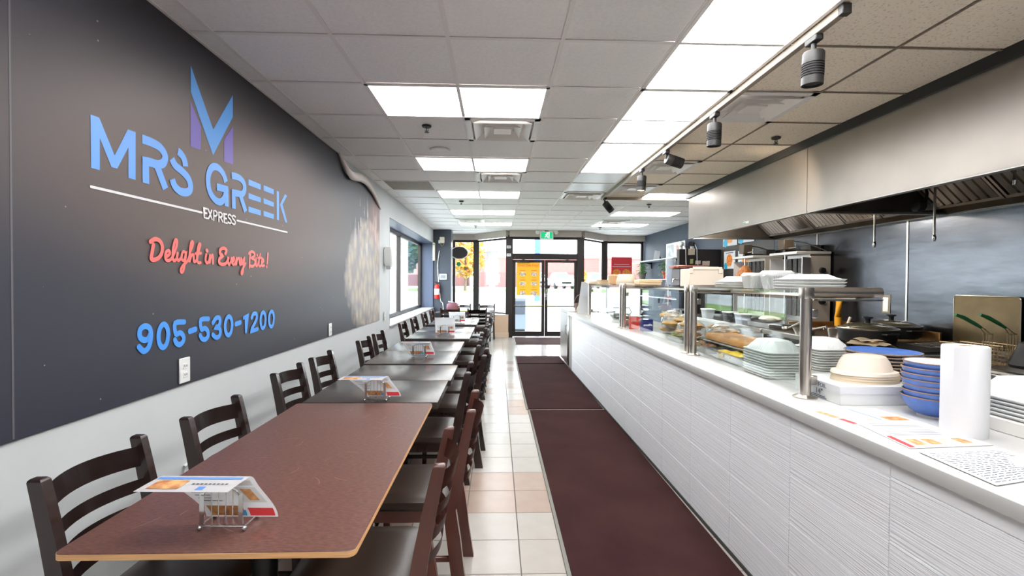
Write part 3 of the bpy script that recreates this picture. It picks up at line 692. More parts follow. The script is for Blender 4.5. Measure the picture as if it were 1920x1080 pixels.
obj('cabinet_door', G().box(-.012, 0, .02, .93, .1, .9, .006), M_steel, t)
obj('door_handle', G().tube([(-.012, .06, .55), (-.04, .06, .56), (-.04, .06, .7), (-.012, .06, .71)], .008, 8), M_post, t)
t = thing('counter_worktop', 'white solid worktop running along the service counter', 'worktop', (KX, KY, 0), KR)
obj('worktop_slab', G().box(-.022, .86, -.5, 6.9, ZC-.045, ZC, .005, seg=2), M_cream, t)
# ================================================================== GLASS SNEEZE GUARD
XS = 1.395; ZT = 1.405
sg = thing('sneeze_guard', 'glass sneeze guard on steel posts along the counter', 'sneeze guard', (XS, 2.1, ZC))
PY = [2.1, 3.33, 3.43, 5.18, 5.28, 7.12]
for k, y in enumerate(PY):
    ly = y-2.1; hh = ZT-ZC
    g = G().cyl((0, ly, 0), (0, ly, hh-.012), .024, n=20); 
    obj('post', g, M_post, sg)
    obj('base_flange', G().lathe([(0, 0), (.05, 0), (.05, .005), (.027, .012), (.024, .014)], (0, ly, 0), 22), M_post, sg)
    # square mitred elbow and the arm that carries the shelf
    g = G().box(-.024, .024, ly-.024, ly+.024, hh-.03, hh+.024, .009, seg=2).cyl((.0, ly, hh), (.34, ly, hh), .024, n=20)
    obj('arm', g, M_post, sg)
    obj('arm_plate', G().poly([(.03, ly-.06, hh-.036), (.3, ly-.06, hh-.036), (.31, ly-.06, hh-.028), (.03, ly-.06, hh-.028)], (0, .12, 0)), M_post, sg)
    obj('glass_clamp', G().box(.018, .05, ly-.012, ly+.012, .06, .1, .003).box(.018, .05, ly-.012, ly+.012, .36, .4, .003), M_post, sg)
for a, b in ((0, 1), (2, 3), (4, 5)):
    ya, yb = PY[a]-2.1+.03, PY[b]-2.1-.03
    obj('front_glass', G().box(.028, .036, ya, yb, .03, .44), M_gsn, sg, smooth=0)
    obj('shelf_glass', G().box(-.02, .33, ya, yb, hh-.004, hh+.006), M_gsn, sg, smooth=0)
    obj('shelf_rail', G().box(.25, .28, ya, yb, hh-.03, hh-.006, .003), M_post, sg)
ZS_ = ZT+.008
# ================================================================== THINGS ON THE WORKTOP
def at_c(px, py): return pix(px, py, z=ZC)
# paper towel roll
t = thing('paper_towel_roll', 'tall white paper towel roll standing on the near worktop', 'paper roll', (1.615, 1.585, ZC))
obj('roll_paper', G().lathe([(.02, .0), (.062, 0), (.0635, .01), (.0635, .3), (.061, .306), (.022, .306), (.02, .29), (.02, 0)], n=40), M_paper, t)
obj('roll_core', G().lathe([(.02, .302), (.0195, .306), (.017, .306), (.017, .0), (.0195, 0)], n=20), M_card, t)
obj('loose_sheet', G().grid(lambda u, v: (.0642*math.cos(-2.2-u*.6), .0642*math.sin(-2.2-u*.6), .002+.302*v), 8, 1), M_paper, t)
# foil box
t = thing('foil_box', 'flat white carton of fourteen inch foil beside the end post', 'box', (1.635, 2.11, ZC))
hx, hy, hb = .18, .15, .078
obj('carton', G().box(-hx, hx, -hy, hy, 0, hb, .002), M_foam, t)
obj('lid_flap', G().box(-hx-.001, hx+.001, -hy-.002, -hy, hb-.03, hb+.001).box(-hx-.002, -hx, -hy, hy, hb-.03, hb+.001), M_paper, t)
M_ink = mat('printed_ink', C(84, 88, 104), .6)
rx = Matrix.Translation((-hx-.0025, -.02, .062)) @ Matrix.Rotation(-PI/2, 4, 'Z') @ Matrix.Rotation(PI/2, 4, 'X')
text_obj('label_line', 'ED FOIL', .026, M_ink, t, rx); text_obj('label_size', '14"', .036, M_ink, t, Matrix.Translation((0, .0, -.03)) @ rx)
obj('label_bars', G().box(-hx-.003, -hx-.0022, -.07, .04, .006, .009).box(-hx-.003, -hx-.0022, -.06, .03, .013, .016), M_ink, t, smooth=0)
# stack of oval pulp lids on the foil box
for k in range(4):
    t = thing('pulp_bowl', '%s upturned beige oval pulp bowl stacked on the foil box' % ('topmost' if k == 3 else ORD[3-k]+' down'), 'bowl', (1.668+.002*(k % 3), 2.1, ZC+hb+.011*k), 0, 'pulp bowls on the foil box')
    pr_ = [(.075, .082), (.088, .078), (.104, .055), (.118, .016), (.138, .012), (.142, 0), (.138, -.001), (.116, .008), (.1, .05), (.085, .073), (.0, .077)]
    if k == 3: pr_ = [(0, .086), (.05, .086)]+pr_
    else: pr_ = pr_[2:9]
    obj('bowl_shell', G().lathe(pr_, n=36, sy=.72), M_pulp if k == 3 else M_pulpd, t)
# blue plates
NP = 10
for k in range(NP):
    z = ZC+.0163*k
    t = thing('dinner_plate', '%s blue stoneware plate %s' % (('topmost', 'in the stack behind the pulp bowls') if k == NP-1 else (ORD[NP-1-k]+' down', 'below the topmost in the plate stack')), 'plate', (2.02+R.uniform(-.006, .006), 2.42+R.uniform(-.004, .004), z), 0, 'blue plates in one stack')
    obj('plate_body', G().lathe([(0, .004), (.1, .004), (.155, .017), (.166, .019), (.167, .016), (.16, .012), (.105, .0), (0, 0)], n=40), mat('stoneware_clay', C(196, 172, 146), .5, rnd=.12), t)
    obj('plate_glaze', G().lathe([(0, .0052), (.1, .0055), (.154, .0182), (.164, .0202)], n=40), M_pblue, t)
    obj('plate_rim', G().lathe([(.163, .0203), (.167, .0195), (.1675, .0155), (.164, .0145)], n=40), M_prim, t)
# blue bowls
NB = 7; bx, by = 1.715, 1.80
for k in range(NB):
    t = thing('soup_bowl', '%s blue stoneware bowl %s' % (('topmost', 'in the stack beside the paper roll') if k == NB-1 else ('bottom', 'standing on the worktop by the paper roll') if k == 0 else (ORD[NB-1-k]+' down', 'in the bowl stack by the paper roll')), 'bowl', (bx+R.uniform(-.004, .004), by+R.uniform(-.003, .003), ZC+.0225*k), 0, 'blue bowls in one stack')
    obj('bowl_body', G().lathe([(0, .008), (.05, .008), (.052, 0), (.046, 0), (.044, .005), (0, .005)], n=36), mat('bowl_foot', C(222, 214, 202), .4), t)
    obj('bowl_glaze', G().lathe([(.05, .007), (.075, .022), (.094, .048), (.103, .078), (.1, .0785), (.09, .05), (.07, .026), (0, .014)], n=40), M_pblue, t)
    obj('bowl_rim', G().lathe([(.1028, .0765), (.1035, .079), (.1015, .0805), (.0995, .078)], n=40), mat('bowl_rim_brown', C(140, 108, 86), .4), t)
    if k == NB-1: obj('bowl_inside', G().lathe([(.0995, .0782), (.09, .052), (.07, .028), (0, .016)], n=36), M_foam, t)
# ribbed foam containers
def foam_tray(name, lab, loc, hx, hy, h, n, group=None, rotz=0, lid=True, mm=None, ribs=10, cat='food container'):
    mm = mm or M_foam
    for k in range(n):
        lb = lab % (('topmost' if k == n-1 else ORD[n-1-k]+' down') if n > 1 else '') if '%s' in lab else lab
        t = thing(name, ' '.join(lb.split()), cat, (loc[0]+R.uniform(-.003, .003), loc[1]+R.uniform(-.003, .003), loc[2]+.0145*k), rotz, group)
        obj('tray_rim', G().loft([(0, hx-.012, hy-.012, .03), (.009, hx, hy, .04), (.012, hx, hy, .04), (.0125, hx-.008, hy-.008, .035)], cs=4), mm, t)
        if k == n-1:
            obj('tray_dome', G().loft([(.011, hx-.012, hy-.012, .035), (h*.55, hx-.03, hy-.03, .04), (h*.9, hx-.05, hy-.05, .035), (h, hx-.062, hy-.062, .03)], cs=4), mm, t)
            g = G()
            for q in range(ribs):
                u = -1+2*(q+.5)/ribs
                for s in (-1, 1):
                    a = u*(hx-.07); g.tube([(a*1.08, s*(hy-.016), .014), (a*1.02, s*(hy-.034), h*.55), (a, s*(hy-.056), h*.93)], .0045, 6)
            for q in range(max(3, ribs-3)):
                u = -1+2*(q+.5)/max(3, ribs-3)
                for s in (-1, 1):
                    a = u*(hy-.07); g.tube([(s*(hx-.016), a*1.08, .014), (s*(hx-.034), a*1.02, h*.55), (s*(hx-.056), a, h*.93)], .0045, 6)
            obj('dome_ribs', g, mm, t)
foam_tray('foam_container', '%s ribbed foam container in the stack behind the front glass', (1.555, 2.62, ZC), .115, .14, .07, 10, 'foam containers behind the glass')
foam_tray('foam_container', '%s foam container in the second stack right of the end post', (1.99, 2.83, ZC), .115, .125, .07, 9, 'foam containers right of the end post')
foam_tray('foam_container', '%s foam container of the pile at the right picture edge', (1.905, 1.62, ZC+.05), .13, .13, .075, 5, 'foam containers right of the paper roll', cat='food container')
t = tag(obj('lid_carton', G().box(1.765, 2.05, 1.5, 1.75, ZC, ZC+.048, .003), mat('pale_carton', C(226, 222, 216), .7)), 'flat pale carton under the foam containers right of the paper roll', 'box')
# menus and order sheets lying on the worktop
M_mred = mat('menu_red', C(222, 62, 66), .6); M_mblue = mat('menu_blue', C(92, 140, 208), .6); M_food = mat('menu_food_print', C(226, 170, 110), .7, noise=(40, .5), col2=C(150, 84, 52)); M_foodg = mat('menu_salad_print', C(190, 182, 120), .7, noise=(50, .5), col2=C(236, 226, 206)); M_mgrey = mat('menu_photo_grey', C(206, 204, 202), .7)
M_ink2 = mat('faint_print', C(96, 98, 104), .7)
def quad_map(c00, c10, c11, c01):
    a, b, c, d = [Vector((q.x, q.y)) for q in (c00, c10, c11, c01)]
    return lambda u, v: (a*(1-u)*(1-v)+b*u*(1-v)+c*u*v+d*(1-u)*v)
def sheet(name, lab, cat, f, z, prints, extra=None):
    o = f(.5, .5)
    t = thing(name, lab, cat, (o.x, o.y, z))
    g = lambda us, h: [(f(u, v).x-o.x, f(u, v).y-o.y, h) for u, v in us]
    obj('paper_sheet', G().poly(g([(0, 0), (1, 0), (1, 1), (0, 1)], 0), (0, 0, .0012)), M_paper, t, smooth=0)
    by = {}
    for (nm_, mm, u0, v0, u1, v1) in prints: by.setdefault((nm_, mm.name), (mm, []))[1].append((u0, v0, u1, v1))
    for (nm_, _), (mm, rs) in by.items():
        q = G()
        for u0, v0, u1, v1 in rs: q.poly(g([(u0, v0), (u1, v0), (u1, v1), (u0, v1)], .0016 if nm_ != 'dish_picture' else .0019))
        obj(nm_, q, mm, t, smooth=0)
    return t
f1 = quad_map(at_c(1712, 846), at_c(1836, 838), at_c(1700, 779), at_c(1588, 786))
pr1 = [('menu_banner', M_mred, .02, .0, .07, 1.0)]
f1 = quad_map(at_c(1706, 842), at_c(1862, 836), at_c(1720, 790), at_c(1592, 788))
sheet('menu_leaflet', 'menu leaflet with a red edge flat on the worktop before the paper roll', 'menu', f1, ZC+.0015,
      [('menu_banner', M_mred, .02, .02, .09, .38), ('photo_strip', M_mgrey, .02, .4, .09, .7), ('photo_panel', M_mgrey, .12, .04, .9, .3)]+[('dish_picture', M_food if k != 2 else M_foodg, .15+.19*k, .08, .29+.19*k, .26) for k in range(4)]+[('print_line', M_ink2, .14, .4+.06*k, .8, .415+.06*k) for k in range(8)])
f2 = quad_map(at_c(1604, 797), at_c(1750, 800), at_c(1640, 766), at_c(1526, 771))
sheet('menu_leaflet', 'menu leaflet with a blue stripe flat on the worktop before the foil box', 'menu', f2, ZC+.0005,
      [('menu_banner', M_mred, .0, .05, .08, .4), ('photo_strip', M_food, .0, .45, .08, .95), ('blue_stripe', M_mblue, .55, .0, .575, 1), ('photo_panel', M_mgrey, .12, .05, .5, .4)]+[('dish_picture', M_food, .16+.17*k, .1, .29+.17*k, .34) for k in range(2)]+[('dish_picture', M_food, .66, .12, .95, .5)])
# little blue emblem printed on that leaflet
f3 = quad_map(at_c(1868, 913), at_c(2010, 890), at_c(1880, 843), at_c(1722, 849))
rows_ = []
for r in range(17):
    v = .05+.053*r; u = .05
    while u < .9:
        l = R.uniform(.02, .09); rows_.append(('print_line', mat('order_ink', C(52, 64, 78), .7), u, v, min(.95, u+l), v+.014)); u += l+R.uniform(.008, .03)
sheet('order_sheet', 'white sheet covered in rows of small print on the near worktop', 'paper', f3, ZC+.003, rows_)
f4 = quad_map(at_c(1905, 880), at_c(1990, 885), at_c(1990, 850), at_c(1890, 862))
t = sheet('order_slip', 'small blank slip lying on the printed sheet', 'paper', f4, ZC+.0055, [])
for k, (px, py) in enumerate(((1410, 745.5), (1478, 760), (1695, 852))):   # little marks on the slab edge
    pass
# ================================================================== THINGS ON THE GLASS SHELF
def sx_(px, y): return pix(px, 520, y=y).x
foam_tray('foam_clamshell', '%s large flat foam clamshell at the near end of the glass shelf', (1.575, 2.36, ZS_), .13, .12, .035, 4, 'foam clamshells on the glass shelf', ribs=2)
def tub(lab, x, y, hx, hy, h, mm=M_clear, foil=False):
    t = thing('plastic_tub', lab, 'food container', (x, y, ZS_), 0, 'clear containers on the glass shelf')
    obj('tub_body', G().loft([(0, hx*.8, hy*.8, .02), (h*.92, hx, hy, .025), (h, hx*1.04, hy*1.04, .028)], cs=3, cap1=False), mm, t)
    g = G()
    for k in range(9):
        u = -1+2*(k+.5)/9
        for s in (-1, 1): g.tube([(u*hx*.74, s*hy*.81, .004), (u*hx*.9, s*hy*1.0, h*.9)], .0025, 5)
    obj('tub_ribs', g, M_clear, t)
    obj('tub_lid', G().loft([(h, hx*1.05, hy*1.05, .03), (h+.008, hx*1.05, hy*1.05, .03), (h+.02, hx*.9, hy*.9, .03)], cs=3), mm, t)
M_silver = mat('foil_paper', C(214, 212, 208), .35, metal=.35)
tub('clear ribbed tub standing behind the large foam clamshell', 1.6, 2.62, .1, .06, .07)
tub('silvery tall tub in the middle of the near glass shelf', sx_(1460, 2.7), 2.72, .07, .07, .085, M_silver)
tub('silvery tub left of the tallest tub on the glass shelf', sx_(1420, 2.9), 2.93, .065, .06, .075, M_silver)
foam_tray('foam_dish', '%s foam dish in the pile beside the white carton on the glass shelf', (sx_(1376, 3.13), 3.13, ZS_), .1, .09, .045, 3, 'foam dishes on the glass shelf', ribs=8)
t = thing('bakery_carton', 'white folded paper carton above the middle posts of the glass shelf', 'box', (sx_(1315, 3.6), 3.6, ZS_))
obj('carton_body', G().box(-.13, .13, -.09, .09, 0, .135, .004), mat('cream_carton', C(244, 228, 208), .7), t)
obj('carton_tabs', G().box(-.13, -.105, -.095, -.088, .1, .14, .002).box(.09, .118, -.095, -.088, .1, .148, .002).box(-.105, .09, -.095, -.09, .128, .15, .002), mat('cream_carton', C(244, 228, 208), .7), t)
t = thing('hot_drink_urn', 'dark box shaped urn with a copper lid on the glass shelf', 'urn', (sx_(1287, 4.3), 4.3, ZS_))
obj('urn_body', G().box(-.1, .13, -.1, .1, 0, .16, .008), mat('dark_plum_enamel', C(66, 56, 62), .35), t)
M_cop = mat('copper_lid', C(150, 92, 76), .35, metal=.5)
obj('urn_lid', G().box(-.12, .15, -.12, .12, .16, .185, .006).box(-.14, -.1, -.05, .05, .155, .18, .005), M_cop, t)
obj('urn_tap', G().tube([(-.1, -.04, .06), (-.14, -.04, .06), (-.145, -.04, .03)], .01, 8), M_chrome, t)
t = thing('cup_dispenser', 'tall clear tube holding a column of cups on the glass shelf', 'cup dispenser', (sx_(1257, 4.8), 4.8, ZS_))
obj('tube_shell', G().lathe([(.045, 0), (.05, .0), (.05, .27), (.045, .27)], n=20), M_clear, t)
for k in range(7): obj('paper_cup', G().lathe([(.03, .005+.033*k), (.042, .055+.033*k), (.04, .055+.033*k)], n=16), mat('pale_blue_cup', C(168, 190, 214), .5), t)
t = thing('loaf_carton', 'low cream carton lying along the far glass shelf', 'box', (sx_(1217, 5.05), 5.1, ZS_)); obj('carton_body', G().box(-.12, .12, -.1, .1, 0, .055, .006), mat('kraft_cream', C(238, 206, 164), .7), t); obj('carton_flap', G().box(-.12, .125, -.105, -.1, .03, .06, .002), mat('kraft_cream', C(238, 206, 164), .7), t)
for k in range(4):
    t = thing('round_bowl', '%s of the greyish round paper bowls stacked on the far glass shelf' % ('topmost' if k == 3 else ORD[3-k]+' down'), 'bowl', (sx_(1177, 5.45), 5.5, ZS_+.012*k+.0), 0, 'paper bowls on the far shelf')
    obj('bowl_shell', G().lathe([(0, .085), (.09, .085), (.1, .07), (.118, .012), (.12, 0), (.115, 0), (.096, .065), (0, .075)], n=28), mat('grey_pulp', C(206, 192, 172), .7), t)
t = thing('small_carton', 'small tan carton behind the paper bowls on the far shelf', 'box', (sx_(1151, 5.95), 5.95, ZS_)); obj('carton_body', G().box(-.06, .06, -.06, .06, 0, .12, .004), M_card, t); obj('carton_lid', G().box(-.062, .062, -.062, .062, .1, .122, .003), mat('kraft_cream', C(238, 206, 164), .7), t)
t = thing('bread_tray', 'cream tray of rolls at the far part of the glass shelf', 'tray', (sx_(1137, 6.4), 6.4, ZS_)); obj('tray_body', G().loft([(0, .1, .1, .02), (.05, .12, .12, .03)], cs=3), mat('kraft_cream', C(238, 206, 164), .7), t); obj('tray_lip', G().loft([(.05, .125, .125, .03), (.056, .125, .125, .03)], cs=3), M_card, t)
t = thing('pulp_dish', 'small pulp dish at the far end of the glass shelf', 'bowl', (sx_(1114, 6.95), 6.95, ZS_)); obj('dish_shell', G().lathe([(0, .04), (.06, .04), (.09, .01), (.095, 0)], n=20), M_pulpd, t)
# ================================================================== FOOD BEHIND THE GLASS
def pan(lab, x, y, hx, hy, h, foodmat, seed, lumps=26, lum=.03):
    t = thing('food_pan', lab, 'food pan', (x, y, ZC), 0, 'food pans behind the glass')
    obj('pan_body', G().loft([(0, hx*.9, hy*.9, .02), (h, hx, hy, .025), (h, hx+.014, hy+.014, .03), (h-.004, hx+.014, hy+.014, .03)], cs=3, cap1=False), M_steel, t)
    g = G(); rr = random.Random(seed)
    g.loft([(h*.3, hx*.9, hy*.9, .02), (h*.75, hx*.95, hy*.95, .02)], cs=3)
    for k in range(lumps): g.ball((rr.uniform(-.85, .85)*hx, rr.uniform(-.85, .85)*hy, h*.75), lum*rr.uniform(.6, 1.2), 1, (1.3, 1, .7), .25, k)
    obj('pan_food', g, foodmat, t, kind='stuff')
M_egg = mat('yellow_food', C(240, 190, 70), .5, noise=(16, .4), bump=(30, .4, .01)); M_cake = mat('orange_bake', C(222, 160, 96), .6, noise=(7, .2), bump=(18, .3, .01))
M_salad = mat('green_food', C(120, 120, 60), .5, noise=(14, .5)); M_brown = mat('brown_food', C(150, 104, 70), .5, noise=(14, .4))
pan('steel pan of yellow pastries nearest the foam stack behind the glass', 1.60, 3.02, .12, .16, .06, M_egg, 1)
pan('steel pan of orange pastries behind the glass by the middle posts', 1.62, 3.52, .13, .16, .055, M_brown, 2)
pan('steel pan of greens behind the glass under the bread bags', 1.66, 4.1, .13, .2, .05, M_salad, 3)
t = thing('cake_slab', 'orange brown sheet bake on a board above the pastry pans', 'cake', (1.72, 3.3, ZC+.085))
obj('cake_body', G().box(-.12, .12, -.32, .3, 0, .045, .012, seg=2), M_cake, t); obj('cake_board', G().box(-.13, .13, -.33, .31, -.012, 0, .002), M_steel, t)
obj('board_legs', G().box(-.12, -.11, -.3, -.29, -.085, -.012).box(.11, .12, -.3, -.29, -.085, -.012).box(-.12, -.11, .28, .29, -.085, -.012).box(.11, .12, .28, .29, -.085, -.012), M_steel, t, smooth=0)
def loaf_bag(lab, x, y, z, sx, sy, sz, seed):
    t = thing('bread_bag', lab, 'bread bag', (x, y, z), 0, 'bagged flatbreads behind the glass'); rr = random.Random(seed)
    for k in range(5): obj('flatbread', G().ball((rr.uniform(-.25, .25)*sx, rr.uniform(-.25, .25)*sy, sz*(.25+.16*k)), .5, 2, (sx*rr.uniform(.7, .95), sy*rr.uniform(.7, .95), sz*.28), .08, seed+k), M_bread, t)
    obj('clear_bag', G().ball((0, 0, sz*.55), .56, 2, (sx, sy, sz*1.08), .1, seed+50), M_clear, t)
loaf_bag('clear bag of flatbreads heaped highest behind the glass', 1.68, 4.45, ZC+.02, .2, .26, .2, 1)
loaf_bag('clear bag of flatbreads in front of the tallest bread heap', 1.60, 3.85, ZC+.06, .2, .26, .13, 9)
loaf_bag('flat clear bag of breads beside the orange bake', 1.82, 3.75, ZC+.02, .22, .26, .15, 17)
t = thing('spread_box', 'blue printed carton beside the red card behind the glass', 'box', (sx_(1213, 4.95), 4.95, ZC)); obj('carton_body', G().box(-.055, .055, -.05, .05, 0, .125, .003), mat('royal_blue_card', C(20, 32, 118), .5), t)
obj('carton_label', G().poly([(-.045, -.051, .055), (-.02, -.051, .06), (0, -.051, .055), (.03, -.051, .062), (.045, -.051, .055), (.045, -.051, .072), (.02, -.051, .08), (-.01, -.051, .072), (-.045, -.051, .074)], (0, -.001, 0)), M_paper, t, smooth=0)
t = thing('round_leaflet', 'red rounded card with white edge leaning in the display glass', 'card', (sx_(1190, 5.08), 5.06, ZC))
arc = [(-.06, 0, .005), (.03, 0, .005)]+[(.03+.045*math.sin(a), 0, .075-.07*math.cos(a)) for a in [PI*k/10 for k in range(11)]]+[(-.06, 0, .145)]
obj('card_face', G().poly(arc, (0, .003, 0)), mat('scarlet_card', C(240, 70, 52), .5), t, smooth=0)
obj('card_edge', G().tube([(q[0]*1.04, -.001, q[2]) for q in arc], .002, 5, True), M_paper, t)
for k, (px, y, c) in enumerate(((1267, 4.6, (214, 206, 70)), (1255, 4.9, (150, 116, 120)), (1278, 4.4, (220, 220, 205)))):
    t = thing('sauce_bottle', ['yellow sauce bottle behind the bread bags', 'mauve sauce bottle behind the bread bags', 'pale sauce bottle behind the bread bags'][k], 'bottle', (sx_(px, y)+.25, y+.5, ZC), 0, 'bottles behind the bread')
    obj('bottle_body', G().lathe([(0, 0), (.035, 0), (.036, .13), (.02, .165), (.0, .165)], n=18), mat('bottle_%d' % k, C(*c), .3), t); obj('bottle_cap', G().lathe([(0, .165), (.016, .165), (.008, .21), (0, .21)], n=12), M_white, t)
for k in range(9):
    t = thing('glass_plate', '%s grey plate in the stack at the far display glass' % ('topmost' if k == 8 else ORD[8-k]+' down'), 'plate', (1.62, 5.6, ZC+.012*k), 0, 'grey plates in the far display')
    obj('plate_body', G().lathe([(0, 0), (.08, 0), (.13, .015), (.125, .018), (0, .006)], n=28), mat('grey_glaze', C(150, 146, 134), .3), t)
t = thing('steel_bowl', 'clear ribbed bowl on top of the grey plates', 'bowl', (1.62, 5.6, ZC+.116)); obj('bowl_shell', G().lathe([(0, 0), (.07, 0), (.12, .05), (.125, .055)], n=28), M_clear, t); obj('bowl_ridge', G().lathe([(.121, .05), (.128, .052), (.128, .058), (.122, .06)], n=28), M_clear, t)
t = thing('serving_bowl', 'dark bowl with handles in the far display section', 'bowl', (1.66, 6.4, ZC)); obj('bowl_shell', G().lathe([(0, 0), (.08, 0), (.14, .08), (.136, .08), (.07, .01), (0, .01)], n=28), mat('grey_green_glaze', C(96, 98, 88), .35), t)
obj('bowl_handle', G().tube([(-.14, 0, .07), (-.17, 0, .1), (-.14, 0, .16), (.14, 0, .16), (.17, 0, .1), (.14, 0, .07)], .008, 6), M_gun, t)
# far end: tall white card, jars, sack and basket beside the till end
p = pix(1097, 590, z=ZC)
t = thing('standing_card', 'tall white display card leaning at the far counter end', 'sign', (p.x+.02, 7.45, ZC)); obj('card_face', G().box(-.09, .09, -.004, .004, 0, .5, .002, rot=(.0, .13, .0)), M_paper, t); obj('card_print', G().box(-.06, .06, -.006, -.0045, .28, .44, rot=(0, .13, 0)), mat('pale_print', C(214, 220, 226), .6), t, smooth=0); obj('card_stand', G().box(.0, .06, -.02, .1, 0, .02, .004), M_white, t)
t = thing('gift_sack', 'small tied burlap sack at the far counter end', 'sack', (1.40, 7.75, ZC)); obj('sack_body', G().lathe([(0, 0), (.08, 0), (.1, .04), (.07, .12), (.03, .16), (.045, .2), (0, .2)], n=16), mat('burlap', C(190, 158, 128), .8, noise=(30, .2)), t); obj('sack_tie', G().lathe([(.028, .15), (.036, .155), (.036, .165), (.028, .17)], n=14), mat('rose_ribbon', C(196, 120, 110), .5), t)
t = thing('wicker_basket', 'dark basket with a hoop handle behind the burlap sack', 'basket', (1.45, 8.15, .95)); obj('basket_body', G().lathe([(0, 0), (.1, 0), (.13, .12), (.125, .12), (.09, .01), (0, .01)], n=18), mat('dark_wicker', C(120, 100, 92), .7, noise=(60, .4)), t); obj('basket_handle', G().tube([(.12*math.cos(a), 0, .11+.16*math.sin(a)) for a in [PI*k/12 for k in range(13)]], .008, 6), mat('dark_wicker', C(120, 100, 92), .7), t)
# ================================================================== DINING SIDE
# ---- floor mats
def fmat(lab, x0, x1, y0, y1):
    t = thing('floor_mat', lab, 'mat', ((x0+x1)/2, (y0+y1)/2, .001), 0, 'maroon runner mats'); hx, hy = (x1-x0)/2, (y1-y0)/2
    obj('mat_pile', G().box(-hx+.02, hx, -hy+.008, hy-.008, .001, .011, .003), M_mat, t)
    obj('mat_border', G().box(-hx, -hx+.024, -hy, hy, 0, .009, .002)  , M_matb, t)
fmat('nearest maroon runner mat along the counter', .352, 1.222, .9, 5.27)
fmat('middle maroon runner mat along the counter', .336, 1.205, 5.31, 8.2)
fmat('short maroon mat at the far counter end', .342, 1.2, 8.24, 9.08)
fmat('maroon door mat inside the glass doors', .42, 1.78, 10.75, 12.05)
# ---- ladder back chairs, seat facing +x
def back_x(z): return -.205+(.02 if z < .45 else 0)-(.0 if z < .45 else .075*((z-.45)/.42)**1.25)
def make_chair(lab, wood):
    t = thing('dining_chair', lab, 'chair', group='dining chairs')
    obj('seat', G().loft([(.425, .2, .2, .05), (.44, .212, .212, .06), (.468, .212, .212, .06), (.482, .195, .195, .07), (.488, .14, .14, .08)], (.01, 0, 0), cs=5), M_vinyl, t)
    g = G().box(-.18, .19, -.195, -.175, .37, .427, .003).box(-.18, .19, .175, .195, .37, .427, .003).box(.17, .19, -.19, .19, .37, .427, .003).box(-.2, -.18, -.19, .19, .37, .427, .003)
    obj('seat_frame', g, wood, t)
    for s in (-1, 1):
        g = G(); zs = [0, .15, .3, .43, .5, .6, .7, .8, .875]; y = s*.19
        L0 = []
        for z in zs:
            x = -.195-.05*((.43-z)/.43)**1.5 if z < .43 else back_x(z)
            w = .03 if z < .43 else .028-.008*((z-.43)/.445); wy = .0165
            L0.append([g.b.verts.new((x+a*w, y+b*wy, z)) for a, b in ((-1, -1), (1, -1), (1, 1), (-1, 1))])
        for A, B in zip(L0, L0[1:]):
            for i in range(4): g.b.faces.new((A[i], A[(i+1) % 4], B[(i+1) % 4], B[i]))
        g.b.faces.new(L0[0][::-1]); g.b.faces.new(L0[-1])
        es = [e for e in g.b.edges if all(v in L0[-1] for v in e.verts)]; bmesh.ops.bevel(g.b, geom=es, offset=.012, segments=3, affect='EDGES', profile=.5)
        obj('back_post', g, wood, t, smooth=40)
        g = G(); q = [[g.b.verts.new((.17+dx+a*r, s*.18+b*r, z)) for a, b in ((-1, -1), (1, -1), (1, 1), (-1, 1))] for z, r, dx in ((0, .015, .01), (.42, .019, 0))]
        for i in range(4): g.b.faces.new((q[0][i], q[0][(i+1) % 4], q[1][(i+1) % 4], q[1][i]))
        g.b.faces.new(q[0][::-1]); g.b.faces.new(q[1]); obj('leg', g, wood, t)
        obj('side_stretcher', G().box(-.21, .17, s*.185-.008, s*.185+.008, .19, .215, .003), wood, t)
    obj('front_stretcher', G().box(.168, .184, -.175, .175, .25, .28, .003), wood, t)
    for k, (z, h) in enumerate(((.80, .07), (.70, .042), (.62, .042), (.54, .042))):
        def slat(u, v, z=z, h=h):
            y = -.178+.356*u; bow = .056*(1-(2*u-1)**2); zz = z-h/2+h*v+(.005*(1-(2*u-1)**2) if k == 0 else 0)
            return (back_x(zz)-bow, y, zz)
        g = G(); g.grid(slat, 12, 2, .015); obj('slat', g, wood, t, smooth=50)
    return t
ch_d = make_chair('x', M_espresso); ch_m = make_chair('x', M_maho)
usedc = set()
def chair(src, x, y, rz, lab):
    if src.name not in usedc:
        usedc.add(src.name); src.location = (x, y, .001); src.rotation_euler = (0, 0, rz); src['label'] = lab; return src
    return dup(src, (x, y, .001), rz, lab)
LX = -1.03
for k, (x, y, lab) in enumerate(((LX-.005, 1.59, 'dark ladder back chair by the wall, nearest the camera'), (LX+.02, 2.2, 'dark ladder back chair by the wall behind the nearest menu rack'),
        (LX-.05, 3.13, 'dark wall side chair just past the brown table'), (LX-.05, 3.72, 'dark wall side chair, fourth from the camera'), (LX, 4.71, 'dark wall side chair, fifth from the camera'), (LX, 5.28, 'dark wall side chair, sixth from the camera'),
        (LX+.02, 6.52, 'dark wall side chair, seventh from the camera, left of the window corner'), (LX+.02, 7.38, 'dark wall side chair under the near half of the window'), (LX+.02, 8.4, 'dark wall side chair under the window mullion'), (LX+.03, 9.3, 'dark wall side chair farthest along the window'))):
    chair(ch_d, x, y, 0, lab)
RX = -.46
